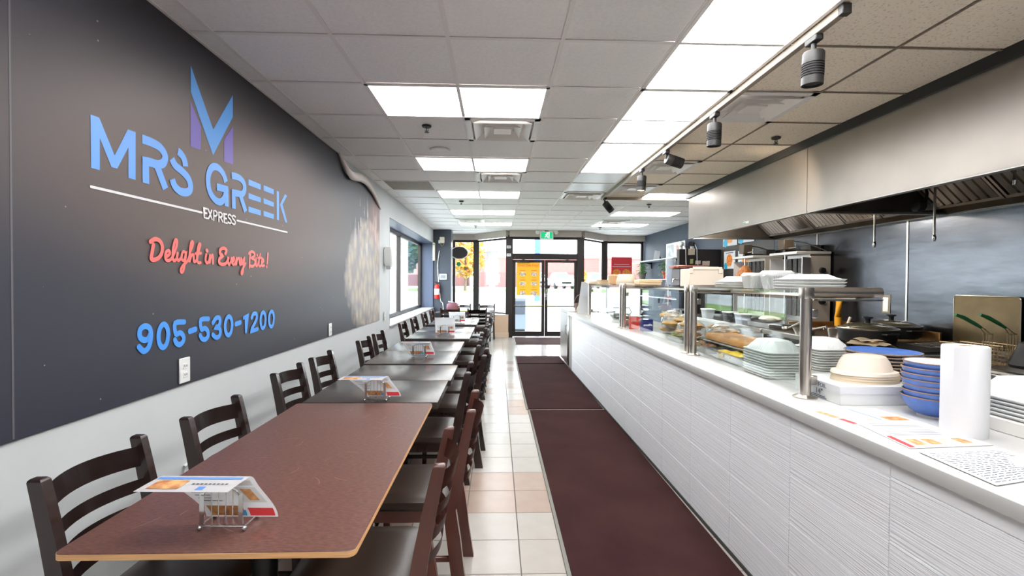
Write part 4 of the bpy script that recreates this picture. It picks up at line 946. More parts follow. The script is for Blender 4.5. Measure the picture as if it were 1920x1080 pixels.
for k, (x, y, rz, src, lab) in enumerate(((RX, 1.67, PI+.02, ch_m, 'reddish worn ladder back chair on the aisle, nearest the camera'), (RX+.07, 2.30, PI, ch_m, 'reddish worn aisle chair, second from the camera'), (RX, 3.17, PI, ch_d, 'dark aisle chair tucked at the third aisle place'), (RX+.09, 3.86, PI-.03, ch_d, 'dark aisle chair pulled out farther into the aisle'),
        (RX+.02, 4.42, PI, ch_d, 'dark aisle chair, fifth from the camera'), (RX+.02, 5.05, PI, ch_d, 'dark aisle chair, sixth from the camera'), (RX+.05, 5.95, PI, ch_d, 'dark aisle chair, seventh from the camera'), (RX+.05, 6.65, PI, ch_d, 'dark aisle chair, eighth from the camera'), (RX+.08, 7.75, PI, ch_d, 'dark aisle chair, ninth from the camera'), (RX+.08, 8.42, PI, ch_d, 'dark aisle chair farthest from the camera'))):
    chair(src, x, y, rz, lab)
for x, y, rz, lab in ((-.98, 10.25, PI/2, 'dark chair with its back to the camera left of the far table'), (-.44, 10.2, PI/2+.1, 'dark chair with its back to the camera right of the far table'), (-.85, 11.55, -PI/2, 'dark chair on the window side of the far table, left'), (-.3, 11.5, -PI/2-.2, 'dark chair on the window side of the far table, right')):
    chair(ch_d, x, y, rz, lab)
# ---- tables
def pedestal(t, hx, hy):
    for s in ((-1, 1) if hy > .5 else (0,)):
        y = s*(hy-.32)
        obj('pedestal', G().cyl((0, y, .03), (0, y, .715), .038, n=16), M_blackm, t)
        obj('base_foot', G().box(-.26, .26, y-.03, y+.03, 0, .03, .008).box(-.03, .03, y-.22, y+.22, 0, .03, .008), M_blackm, t)
        obj('top_bracket', G().box(-.2, .2, y-.03, y+.03, .705, .722, .003).box(-.03, .03, y-.16, y+.16, .705, .722, .003), M_blackm, t)
x0, x1, y0_, y1_ = -1.125, -.362, 1.225, 2.71
t = thing('dining_table', 'brown laminate dining table with a pale plywood edge, nearest the camera', 'table', ((x0+x1)/2, (y0_+y1_)/2, .001), 0, 'dining tables')
hx, hy = (x1-x0)/2, (y1_-y0_)/2
obj('table_edge', G().loft([(.7325, hx-.001, hy-.001, .022), (.7475, hx-.001, hy-.001, .022)], cs=4), M_ply, t)
obj('tabletop', G().loft([(.7475, hx-.0015, hy-.0015, .022), (.7495, hx-.003, hy-.003, .021)], cs=4), M_lam, t)
pedestal(t, hx, hy)
g = G(); rr = random.Random(4)
for k in range(34):
    a = rr.uniform(0, PI); l = rr.uniform(.01, .09); x = rr.uniform(-.3, .34); y = rr.uniform(-.68, .6); b = rr.uniform(-.5, .5)
    P_ = [Vector((x+math.cos(a+b*u)*l*u, y+math.sin(a+b*u)*l*u, .7497)) for u in (0, .33, .66, 1)]
    for A, B in zip(P_, P_[1:]):
        d = (B-A).normalized(); nn = Vector((-d.y, d.x, 0))*.0005; g.poly([A-nn, B-nn, B+nn, A+nn])
obj('surface_scratches', g, mat('pale_scratch', C(198, 160, 138), .6), t, smooth=0, kind='stuff')
for k, (xc, yc, hx, hy, lab) in enumerate(((-.722, 3.03, .385, .298, 'dark wood table next behind the brown one'), (-.705, 3.63, .385, .298, 'dark wood table, third in the row from the camera'), (-.745, 4.36, .37, .363, 'dark wood table under the second menu rack row'), (-.74, 5.09, .37, .363, 'dark wood table, fifth in the row'),
        (-.715, 6.08, .385, .36, 'dark wood table, sixth in the row'), (-.715, 6.81, .385, .36, 'dark wood table, seventh in the row'), (-.71, 7.86, .385, .32, 'dark wood table, eighth in the row'), (-.71, 8.51, .385, .32, 'dark wood table, last in the row'), (-.75, 10.85, .6, .35, 'far table by the shop front, set across the room'))):
    if k == 0:
        tp = thing('dining_table', lab, 'table', (xc, yc, .001), 0, 'dining tables')
        obj('tabletop', G().box(-.385, .385, -.298, .298, .706, .748, .005, seg=2), M_dwood, tp)
        obj('pedestal', G().cyl((0, 0, .03), (0, 0, .69), .038, n=16), M_blackm, tp); obj('base_foot', G().box(-.26, .26, -.03, .03, 0, .03, .008).box(-.03, .03, -.22, .22, 0, .03, .008), M_blackm, tp); obj('top_bracket', G().box(-.2, .2, -.03, .03, .69, .706, .003).box(-.03, .03, -.16, .16, .69, .706, .003), M_blackm, tp)
    else:
        o = dup(tp, (xc, yc, .001), 0, lab); o.scale = (hx/.385, hy/.298, 1)
# ---- wire racks that hold curled menus
def menu_rack(px, py, sc, lab_r, lab_m, rz=0., w_=.26, flap=.17, hh=.125, skew=1.):
    p = pix(px, py, z=.752)
    t = thing('menu_rack', lab_r, 'menu rack', (p.x, p.y, .751), rz, 'chrome menu racks')
    W2, D2 = .062, .07
    for x in (-W2, W2):
        for y in (0, D2): obj('ball_foot', G().ball((x, y, .007), .007, 2), M_chrome, t)
    obj('base_wire', G().tube([(-W2, 0, .012), (W2, 0, .012), (W2, D2, .012), (-W2, D2, .012)], .0026, 6, True), M_chrome, t)
    for y in (0, D2):
        obj('strap_post', G().box(-W2+.0, -W2+.013, y-.001, y+.001, .012, .105), M_chrome, t, smooth=0); obj('strap_post', G().box(W2-.016, W2-.003, y-.001, y+.001, .012, .105), M_chrome, t, smooth=0)
        arch = [(-W2+.006, y, .1)]+[((W2-.012)*-math.cos(a)*.98, y, .1+.022*math.sin(a)) for a in [PI*k/10 for k in range(11)]]
        obj('arch_wire', G().tube(arch, .0026, 6), M_chrome, t)
        for x, z in ((-.028, .115), (-.009, .121), (.011, .121), (.03, .115)): obj('upright_wire', G().tube([(x, y, .012), (x, y, z)], .0016, 5), M_chrome, t)
    # the menu: stands in the rack, its upper half hangs over towards the camera
    mn = thing('menu_sheet', lab_m, 'menu', (p.x, p.y, .751), rz, 'curled menus in the racks')
    ox = .035; L1 = hh-.02; Rr = .016
    def path(s):
        if s < L1: return (D2*.55, .02+s)
        s -= L1
        if s < Rr*PI*.5: a = s/Rr; return (D2*.55-Rr*(1-math.cos(a)), .02+L1+Rr*math.sin(a))
        s -= Rr*PI*.5; return (D2*.55-Rr-s*.99, .02+L1+Rr-.03*s-.5*s*s)
    tot = L1+Rr*PI*.5+flap
    sp1 = L1+Rr*PI*.5
    def base(u, q):
        y, z = path(q); k = min(1, q/sp1); k = k*k*(3-2*k); e = max(0, (q-sp1)/max(flap, .01))
        wd = w_*(1-.18*skew+.18*k*skew); cx = .035*skew-(.095*k+.012*e)*skew
        return (cx+wd*(u-.5), y, z)
    obj('menu_paper', G().grid(lambda u, v: base(u, tot*v), 5, 28), M_sheet, mn, smooth=60)
    def patch(name, u0, u1, s0, s1, mm, lay=1):
        g = G()
        def f(u, v):
            q = s0+(s1-s0)*v; a = base(u0+(u1-u0)*u, q); c = base(u0+(u1-u0)*u, q+.001)
            d = Vector((c[1]-a[1], c[2]-a[2])).normalized(); nn = Vector((-d.y, d.x))*(.0013*lay)
            sg_ = 1 if q < L1+Rr*.8 else -1
            return (a[0], a[1]+nn.x*sg_, a[2]+nn.y*sg_)
        g.grid(f, 2, 8); obj(name, g, mm, mn, smooth=60)
    patch('red_banner', .62, .965, .004, .026, M_mred); patch('photo_strip', .08, .56, .004, .032, M_food); patch('photo_strip', .46, .58, .004, .02, mat('menu_azure', C(70, 160, 206), .6), 1.4)
    patch('photo_panel', .63, .94, .042, .085, M_mgrey); patch('dish_picture', .74, .87, .048, .08, M_food, 1.5); patch('photo_panel', .63, .94, .09, .104, M_mgrey)
    for k in range(7): patch('print_line', .1, .1+.3*R.uniform(.3, 1), .045+.008*k, .0468+.008*k, M_ink2)
    s2 = L1+Rr*PI*.5
    patch('blue_stripe', .02, .96, s2+.08*flap, s2+.22*flap, M_mblue); patch('dish_picture', .08, .42, s2+.3*flap, s2+.85*flap, M_food); 
    for k in range(9): patch('print_line', .5+.045*k, .53+.045*k, s2+.5*flap, s2+.58*flap, M_ink2)
    g = G(); 
    patch('menu_emblem', .62, .7, s2+.7*flap, s2+.9*flap, M_mblue)
    return t, mn
menu_rack(416, 994, 1, 'chrome wire menu rack on the brown table nearest the camera', 'curled printed menu in the rack on the brown table', rz=-.03, w_=.25, flap=.085)
menu_rack(704, 752, 1, 'chrome wire menu rack on the first dark table', 'curled printed menu in the rack on the first dark table', rz=-.02, w_=.25, flap=.085)
menu_rack(786, 670, 1, 'chrome wire menu rack on the fourth table of the row', 'curled printed menu in the rack on the fourth table', w_=.26, flap=.05, skew=.5)
menu_rack(834, 627, 1, 'chrome wire menu rack on the sixth table of the row', 'upright printed menu in the rack on the sixth table', w_=.26, flap=.03, hh=.2, skew=.1)
menu_rack(857, 605, 1, 'chrome wire menu rack on the eighth table of the row', 'upright printed menu in the rack on the eighth table', w_=.27, flap=.05, hh=.16, skew=.1)
t = thing('shoulder_bag', 'maroon bag with a white flap on the far table', 'bag', (-1.0, 10.75, .75)); obj('bag_body', G().ball((0, 0, .1), .15, 2, (1, .6, .75), .06, 5), mat('maroon_cloth', C(112, 66, 78), .7), t); obj('bag_flap', G().grid(lambda u, v: (-.1+.26*u, -.05+.12*v, .21-.1*u*u+.02*math.sin(3*v)), 6, 4, .008), mat('white_cloth', C(230, 224, 222), .7), t)
t = thing('lunch_tray', 'pale yellow tray on the far table beside the bag', 'tray', (-.8, 10.62, .75)); obj('tray_body', G().loft([(0, .2, .08, .03), (.03, .22, .1, .04)], cs=3), mat('pale_yellow_plastic', C(222, 218, 150), .5), t); obj('tray_rim', G().loft([(.03, .225, .105, .04), (.034, .225, .105, .04)], cs=3), mat('pale_yellow_plastic', C(222, 218, 150), .5), t)
# ================================================================== KITCHEN SIDE
XK = 3.15
# ---- steel wall cladding
for k, (a, b) in enumerate(((1.2, 3.0), (3.0, 4.65), (4.65, 6.0), (6.0, 6.95))):
    t = struct('trim_cladding', G().box(WR-.012, WR, a+.004, b-.004, .0, 2.1), M_wsteel, smooth=0)
for y in (3.0, 4.65, 6.0): struct('trim_seam', G().box(WR-.018, WR-.011, y-.012, y+.012, .85, 2.09, .002), M_steel)
struct('trim_wall_charcoal', G().box(WR-.012, WR, 6.955, 8.64, 0, 2.1), mat('charcoal_paint', C(52, 50, 48), .5), smooth=0)
struct('trim_hood_ledge', G().box(WR-.06, WR-.0, 1.2, 6.85, 2.075, 2.11, .003), M_post)
# ---- extraction hoods
XH0 = 2.78
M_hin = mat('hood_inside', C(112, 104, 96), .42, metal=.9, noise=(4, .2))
def hood(lab, ya, yb):
    t = thing('extraction_hood', lab, 'extractor hood', (XH0, (ya+yb)/2, 2.08), 0, 'kitchen hoods'); l = (yb-ya)/2; D = WR-.06-XH0; hz = .585
    obj('front_panel', G().box(0, .012, -l+.002, l-.002, 0, hz, .002), M_hood, t)
    obj('front_lip', G().box(0, .05, -l+.002, l-.002, -.006, .006, .002), M_steel, t)
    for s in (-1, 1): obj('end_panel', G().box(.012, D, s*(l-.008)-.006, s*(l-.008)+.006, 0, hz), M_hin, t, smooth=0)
    obj('end_lip', G().box(.012, D, l-.03, l-.003, -.008, .012, .002).box(.012, D, -l+.003, -l+.03, -.008, .012, .002), M_steel, t)
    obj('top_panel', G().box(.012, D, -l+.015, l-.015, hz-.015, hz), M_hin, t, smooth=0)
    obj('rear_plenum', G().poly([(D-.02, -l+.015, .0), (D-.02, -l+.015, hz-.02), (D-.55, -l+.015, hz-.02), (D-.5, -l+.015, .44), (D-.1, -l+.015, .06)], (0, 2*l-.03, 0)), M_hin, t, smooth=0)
    # baffle filters lean on the plenum: each one a frame with slats
    n = max(2, int(2*l/.5)); 
    for k in range(n):
        yc = -l+.03+(2*l-.06)*(k+.5)/n; w_ = (2*l-.06)/n/2-.008
        fr = G(); dx, dz = -.4, .38; nx, nz_ = -.69, -.725
        P0 = Vector((D-.11, yc, .055)); P1 = Vector((D-.51, yc, .435)); nn = Vector((nx, 0, nz_))*.03
        for a, b in ((-w_, -w_+.02), (w_-.02, w_)):
            q = [P0+Vector((0, a, 0)), P0+Vector((0, b, 0)), P1+Vector((0, b, 0)), P1+Vector((0, a, 0))]; fr.poly(q, nn)
        for u in (0, .95):
            q0 = P0.lerp(P1, u); q1 = P0.lerp(P1, u+.05); fr.poly([q0+Vector((0, -w_, 0)), q0+Vector((0, w_, 0)), q1+Vector((0, w_, 0)), q1+Vector((0, -w_, 0))], nn)
        f_ = obj('grease_filter', fr, M_steel, t, smooth=0)
        for s in range(7):
            a = -w_+.025+(2*w_-.05)*(s+.2)/7; b = a+(2*w_-.05)/7*.55
            obj('slat', G().poly([P0+Vector((0, a, 0))+nn*.5, P0+Vector((0, b, 0))+nn*.9, P1+Vector((0, b, 0))+nn*.9, P1+Vector((0, a, 0))+nn*.5], nn*.12), M_steel, f_, smooth=0)
    return t
h1 = hood('near half of the long stainless extraction hood above the fryer', 1.75, 4.2)
h2 = hood('far half of the long stainless extraction hood above the meat grills', 4.2, 6.85)
obj('maker_plate', G().box(-.002, .0, -.34, -.22, .025, .05, .001), mat('pale_badge', C(226, 232, 226), .4), h2)
obj('maker_stripe', G().box(-.003, -.0018, -.28, -.225, .028, .038), mat('badge_teal', C(70, 150, 150), .4), h2, smooth=0)
struct('trim_hood_gap', G().box(2.755, 2.80, 1.2, 6.9, 2.66, H+.02), M_black, smooth=0)
for (px, y, zb, lab) in ((1640, 4.42, 1.79, 'thin suppression pipe hanging from the far hood'), (1752, 3.85, 1.80, 'thin suppression pipe hanging from the near hood')):
    x = pix(px, 420, y=y).x
    t = thing('drop_pipe', lab, 'pipe', (x, y, zb), 0, 'fire suppression pipes'); obj('pipe_tube', G().cyl((0, 0, .05), (0, 0, 2.66-zb), .009, n=10), M_post, t); obj('pipe_nozzle', G().lathe([(0, 0), (.008, 0), (.014, .015), (.014, .04), (.009, .055), (0, .055)], n=12), M_chrome, t)
p = pix(1735, 391, y=4.0)
t = thing('hood_lamp', 'round vapour proof lamp inside the hood behind the near pipe', 'lamp', (p.x, 4.0, p.z+.02)); obj('lamp_base', G().cyl((-.09, 0, 0), (-.03, 0, 0), .05, n=16), M_iron, t); obj('lamp_jar', G().cyl((-.03, 0, 0), (.1, 0, 0), .035, .03, n=16), M_clear, t); obj('lamp_bracket', G().tube([(0, 0, .04), (.06, .05, .12), (.06, .1, .3)], .012, 6), M_iron, t)
p = pix(1902, 346, y=3.2); t = thing('hood_nozzle', 'small suppression nozzle under the near hood filters', 'nozzle', (p.x, 3.2, p.z)); obj('nozzle_pipe', G().cyl((0, 0, .03), (0, 0, .4), .008, n=8), M_post, t); obj('nozzle_tip', G().lathe([(0, 0), (.012, .0), (.016, .03), (0, .035)], n=10), M_chrome, t)
t = thing('hood_lamp', 'added unseen lamp inside the far hood, lighting the meat grills', 'lamp', (3.2, 5.5, 2.5)); obj('lamp_base', G().cyl((0, 0, .05), (0, 0, .14), .05, n=14), M_iron, t); obj('lamp_jar', G().lathe([(0, -.08), (.04, -.07), (.05, 0), (.045, .05), (0, .05)], n=16), mat('added_lamp_jar', (1, .93, .82, 1), .3, emit=6), t)  # added lamp, hidden by the front panel, to brighten the grills
l = bpy.data.lights.new('added_grill_glow', 'POINT'); l.energy = 30; l.color = (1, .94, .84); l.shadow_soft_size = .05; lo = bpy.data.objects.new('added_grill_glow', l); COL.objects.link(lo); lo.parent = t; lo.location = (0, 0, -.14)  # point light of the added hood lamp
# ---- outlet and gas pipe on the steel wall
p = pix(1664, 570, x=WR)
t = thing('wall_outlet', 'white outlet in a steel plate on the kitchen wall', 'outlet', (WR-.012, p.y, p.z)); obj('cover_plate', G().box(-.006, 0, -.055, .055, -.1, .1, .003), mat('plate_bronze', C(120, 108, 92), .35, metal=.7), t); obj('socket', G().box(-.012, -.005, -.035, .035, -.08, .07, .004), M_white, t)
t = thing('gas_pipe', 'bright yellow gas hose rising behind the griddle', 'pipe', (3.98, 5.42, .9)); obj('hose_tube', G().tube([(0, 0, -.05), (0, 0, .15), (.01, .0, .36), (.06, .02, .42)], .035, 10), M_yellow, t); obj('hose_collar', G().cyl((0, 0, .0), (0, 0, .05), .042, n=12), M_post, t)
# ---- cook line bodies
def unit(name, lab, ya, yb, top=.9, front=None, cat='cooker'):
    t = thing(name, lab, cat, ((XK+WR-.05)/2, (ya+yb)/2, 0)); hx = (WR-.05-XK)/2; hy = (yb-ya)/2-.004
    obj('unit_body', G().box(-hx+.03, hx, -hy, hy, .1, top-.05, .004), front or M_steel, t)
    obj('front_rail', G().box(-hx, -hx+.06, -hy, hy, top-.055, top, .008), M_post, t)
    for sx in (-1, 1):
        for sy in (-1, 1): obj('leg', G().cyl((sx*(hx-.08), sy*(hy-.06), 0), (sx*(hx-.08), sy*(hy-.06), .1), .025, n=10), M_post, t)
    return t, hx, hy
# fryer
fr, hx, hy = unit('deep_fryer', 'stainless deep fryer behind the paper roll', 2.55, 3.55, .88, cat='fryer')
obj('fryer_rim', G().box(-hx+.05, hx, -hy, -hy+.05, .83, .9).box(-hx+.05, hx, hy-.05, hy, .83, .9).box(-hx+.05, -hx+.12, -hy, hy, .83, .89).box(hx-.2, hx, -hy, hy, .83, .93), M_steel, fr, smooth=0)
obj('oil_well', G().box(-hx+.12, hx-.2, -hy+.05, hy-.05, .7, .84), mat('dark_oil', C(60, 40, 18), .1), fr, smooth=0)
obj('control_panel', G().box(-hx+.02, -hx+.03, -hy+.02, hy-.02, .62, .82, .003), mat('panel_beige', C(186, 164, 146), .4, metal=.4), fr)
for k in range(3):
    y = -hy+.2+.3*k; obj('control_knob', G().cyl((-hx+.02, y, .73), (-hx-.03, y, .73), .035, .03, n=16).box(-hx-.04, -hx-.03, y-.006, y+.006, .7, .76), M_iron, fr)
obj('panel_lettering', G().box(-hx+.018, -hx+.0195, .1, .4, .655, .665).box(-hx+.018, -hx+.0195, -.3, -.1, .655, .665), M_ink, fr, smooth=0)
obj('door_handle', G().tube([(-hx+.03, -hy+.1, .55), (-hx-.01, -hy+.1, .55), (-hx-.01, -hy+.1, .4), (-hx+.03, -hy+.1, .4)], .01, 8), M_post, fr)
# splash plate with rounded corners
t = thing('splash_plate', 'dull brown metal splash plate standing behind the fryer baskets', 'splash guard', (WR-.03, 3.86, 0))
g = G(); w_, z0_, z1_, r = .275, .8, 1.345, .03
P = [(0, -w_, z0_), (0, w_, z0_)]+[(0, w_-r+r*math.cos(a), z1_-r+r*math.sin(a)) for a in [PI/2*k/5 for k in range(6)]]+[(0, -w_+r-r*math.sin(a), z1_-r+r*math.cos(a)) for a in [PI/2*k/5 for k in range(6)]]
obj('plate_sheet', G().poly(P, (-.004, 0, 0)), mat('greasy_steel', C(96, 80, 56), .42, metal=.75, noise=(3, .4)), t)
obj('plate_edge', G().tube([(-.004, q[1], q[2]) for q in P], .004, 6, True), M_post, t)
M_wire = mat('basket_wire', C(188, 166, 130), .35, metal=.9)
def basket(px, hpx, lab):
    y = 3.2 if px < 1870 else 3.1
    x = pix(px, 650, y=y).x; t = thing('fryer_basket', lab, 'fryer basket', (x, y, .9), 0, 'fryer baskets')
    g = G(); bx_, by_, bh = .075, .14, .13
    for k in range(8):
        u = -1+2*k/7
        g.tube([(u*bx_, -by_, bh), (u*bx_*.85, -by_*.85, 0), (u*bx_*.85, by_*.85, 0), (u*bx_, by_, bh)], .0016, 4)
    for k in range(11):
        u = -1+2*k/10
        g.tube([(-bx_, u*by_, bh), (-bx_*.85, u*by_*.85, 0), (bx_*.85, u*by_*.85, 0), (bx_, u*by_, bh)], .0016, 4)
    for z in (.02, .045, .07, .095): 
        s = .85+.15*z/bh; g.tube([(-bx_*s, -by_*s, z), (bx_*s, -by_*s, z), (bx_*s, by_*s, z), (-bx_*s, by_*s, z)], .0016, 4, True)
    obj('wire_mesh', g, M_wire, t, smooth=0)
    obj('basket_rim', G().tube([(-bx_, -by_, bh), (bx_, -by_, bh), (bx_, by_, bh), (-bx_, by_, bh)], .004, 6, True), M_wire, t)
    g = G()
    for yy in (-.03, -.01, .01, .03): g.tube([(-bx_*.3, -by_-.006+0*yy, .0), (-bx_*.3+yy, -by_-.006, bh), (-bx_*.3+yy, -by_-.006, .215)], .0028, 5)
    g.tube([(-bx_*.3-.035, -by_-.006, .215), (-bx_*.3+.035, -by_-.006, .215)], .003, 5)
    obj('hanger_wires', g, M_wire, t)
    g = G()
    for s in (-.02, .02): g.tube([(-bx_*.3+s, -by_-.006, .215), (-bx_*.3-.06+s*.6, -by_-.03, .25), (-bx_*.3-.11, -by_-.05, .275)], .003, 5)
    obj('handle_wire', g, M_wire, t)
    obj('basket_handle', G().tube([(-bx_*.3-.085, -by_-.04, .262), (-bx_*.3-.15, -by_-.055, .292), (-bx_*.3-.24, -by_-.075, .33), (-bx_*.3-.31, -by_-.09, .35)], [.009, .012, .013, .009], 8), M_green, t)
    return t
basket(1817, 0, 'left fryer basket with a green handle over the fryer'); basket(1860, 0, 'right fryer basket with a green handle over the fryer')
p = pix(1915, 670, y=2.95); t = thing('oil_skimmer', 'black round lid at the right end of the fryer', 'lid', (p.x+.07, 2.95, .905)); obj('lid_disc', G().lathe([(0, .0), (.1, 0), (.11, .02), (.06, .16), (0, .19)], n=24), M_iron, t); obj('lid_knob', G().ball((0, 0, .2), .02, 2), M_iron, t)
# char broiler
br, hx, hy = unit('char_broiler', 'sooty char broiler with a wire grate below the black pans', 3.56, 4.18, .88)
obj('broiler_tray', G().box(-hx+.06, hx, -hy+.01, hy-.01, .82, .87), M_iron, br, smooth=0)
for k in range(22):
    y = -hy+.03+(2*hy-.06)*k/21; obj('grate_bar', G().tube([(-hx+.04, y, .905), (-hx+.2, y, .912), (hx-.1, y, .925)], .006, 6), M_dsteel, br)
obj('grate_ends', G().tube([(-hx+.045, -hy+.02, .902), (-hx+.045, hy-.02, .902)], .007, 6).tube([(hx-.1, -hy+.02, .922), (hx-.1, hy-.02, .922)], .007, 6), mat('greasy_brass', C(150, 124, 84), .4, metal=.7), br)
g = G()
for k in range(26): y = -hy+.03+(2*hy-.06)*k/25; g.ball((-hx+.035, y, .908), .007, 1)
obj('grate_tips', g, mat('greasy_brass', C(150, 124, 84), .4, metal=.7), br)
t = thing('wire_rack', 'bent wire cooling rack at the right of the black pans', 'rack', (3.72, 3.85, .93)); g = G()
g.tube([(-.2, -.12, 0), (.2, -.12, .01), (.2, .12, .01), (-.2, .12, 0)], .005, 6, True)
for k in range(5): g.tube([(-.2+.08*k, -.12, .003), (-.2+.08*k, .12, .003)], .003, 5)
obj('rack_wires', g, M_post, t); obj('rack_handle', G().tube([(.2, -.05, .01), (.36, -.03, .03), (.36, .03, .03), (.2, .05, .01)], .005, 6), M_post, t)
# griddle and range
gr, hx, hy = unit('flat_griddle', 'long steel griddle bench left of the char broiler', 4.19, 5.55, .9)
obj('griddle_plate', G().box(-hx+.05, hx-.1, -hy+.02, hy-.02, .84, .895, .004), mat('seasoned_steel', C(112, 98, 84), .3, metal=.85, noise=(5, .25)), gr)
obj('griddle_splash', G().box(hx-.035, hx-.01, -hy+.02, hy-.02, .84, 1.0, .004).box(-hx+.3, hx-.08, hy-.03, hy-.01, .84, .99, .004), mat('baked_splash', C(150, 110, 64), .4, metal=.6, noise=(6, .4)), gr)
obj('grease_tray', G().box(-hx+.005, -hx+.05, -hy+.04, hy-.04, .8, .86, .004), M_dsteel, gr)
def pan_lid(x, y, r, lab):
    t = thing('lidded_pan', lab, 'pan', (x, y, .93), 0, 'black lidded pans')
    obj('pan_body', G().lathe([(0, 0), (r*.86, 0), (r*.94, .02), (r, .1), (r*1.03, .104), (r*1.03, .11), (r*.97, .11), (0, .108)], n=40), M_iron, t)
    obj('pan_lid', G().lathe([(r*1.0, .111), (r*.97, .122), (r*.7, .148), (r*.35, .164), (0, .168)], n=40), mat('smoky_lid_glass', C(70, 66, 50), .08, spec=.8), t)
    obj('lid_rim', G().lathe([(r*.96, .115), (r*1.02, .11), (r*1.03, .118), (r*.98, .124)], n=40), M_post, t)
    obj('lid_knob', G().lathe([(0, .166), (.02, .166), (.022, .2), (.04, .205), (.04, .218), (0, .22)], n=18), M_blackm, t)
    for s in (-1, 1): obj('side_handle', G().tube([(s*.03*0-.05, s*r, .08), (-.05, s*(r+.05), .085), (.05, s*(r+.05), .085), (.05, s*r, .08)], .009, 6), M_iron, t)
pan_lid(3.32, 4.15, .225, 'black pan with a smoky glass lid nearer the camera'); pan_lid(3.80, 4.46, .235, 'black pan with a smoky glass lid nearer the steel wall')
p = pix(1574, 640, x=3.3); t = thing('sauce_pot', 'small steel pot left of the black pans', 'pot', (3.28, p.y, .905)); obj('pot_body', G().lathe([(0, 0), (.07, 0), (.085, .1), (.1, .104), (.1, .108), (.08, .108), (.066, .008), (0, .008)], n=28), M_post, t); obj('pot_contents', G().lathe([(0, .07), (.078, .07)], n=20), M_brown, t)
obj('pot_ear', G().tube([(-.1, 0, .1), (-.14, 0, .1)], .008, 6), M_post, t)
t = thing('wooden_spoon', 'pale slotted spatula standing in the small steel pot', 'spatula', (3.28, p.y, .93)); obj('spoon_shaft', G().tube([(.06, .0, .02), (.13, .01, .19)], [.012, .011], 8), mat('pale_handle', C(228, 212, 190), .5), t); obj('spoon_head', G().box(.02, .075, -.03, .03, -.0, .03, .01), mat('pale_handle', C(228, 212, 190), .5), t)
t = thing('folded_cloth', 'crumpled pale cloth on the rail before the black pans', 'cloth', (3.12, 3.92, .915)); obj('cloth_body', G().grid(lambda u, v: (-.05+.2*u+.01*math.sin(9*v), -.16+.32*v, .012+.028*math.sin(PI*u)*(.6+.4*math.sin(7*v))+.008*math.sin(11*u+5*v)), 10, 14, .006), mat('cream_cloth', C(222, 204, 174), .8, noise=(8, .1)), t); obj('cloth_fold', G().grid(lambda u, v: (-.02+.13*u, -.1+.22*v, .045+.015*math.sin(PI*u)+.006*math.sin(9*v)), 8, 10, .006), mat('cream_cloth', C(222, 204, 174), .8), t)
# bench carrying the two vertical broilers
bn, hx, hy = unit('steel_bench', 'stainless bench under the two vertical meat grills', 5.57, 8.1, .9, cat='bench')
obj('bench_top', G().box(-hx+.03, hx, -hy, hy, .87, .9, .004), M_steel, bn); obj('under_shelf', G().box(-hx+.06, hx-.02, -hy+.05, hy-.05, .35, .37), M_steel, bn, smooth=0)
for k, (x, y, c) in enumerate(((3.22, 6.12, (205, 210, 222)), (3.24, 6.5, (64, 64, 70)), (3.24, 7.2, (206, 212, 216)))):
    t = thing('storage_tub', ['pale tub on the bench edge behind the display glass', 'dark tub on the bench edge behind the display glass', 'white tub on the far bench behind the display glass'][k], 'tub', (x, y, .9), 0, 'tubs on the bench'); obj('tub_body', G().loft([(0, .06, .08, .02), (.12, .075, .095, .025), (.128, .082, .1, .03)], cs=3), mat('tub_%d' % k, C(*c), .4), t); obj('tub_lid', G().loft([(.128, .084, .102, .03), (.14, .08, .098, .03)], cs=3), M_white, t)
t = thing('flatbread_stack', 'pale folded flatbreads on a steel tray behind the glass', 'bread', (3.35, 5.72, .97)); obj('bread_pile', G().ball((0, 0, .03), .14, 2, (.8, 1.2, .3), .1, 3), mat('pale_bread', C(232, 222, 206), .7), t); obj('tray_plate', G().box(-.16, .16, -.24, .24, -.07, -.01, .006), M_steel, t)
t = thing('oven_ladle', 'steel ladle leaning across the griddle tray', 'ladle', (3.3, 5.15, .9)); obj('ladle_shaft', G().tube([(-.02, .1, .03), (.0, -.12, .13), (.01, -.2, .17)], .012, 8), M_post, t); obj('ladle_bowl', G().ball((-.02, .13, .03), .05, 2, (1, 1, .6)), M_post, t)
t = thing('sauce_pan', 'shallow steel pan with a long handle on the griddle', 'pan', (3.28, 4.95, .9)); obj('pan_body', G().lathe([(0, 0), (.09, 0), (.12, .07), (.115, .07), (.085, .008), (0, .008)], n=24), M_post, t); obj('pan_handle', G().tube([(.0, -.11, .06), (.02, -.3, .11)], .011, 8), M_post, t)
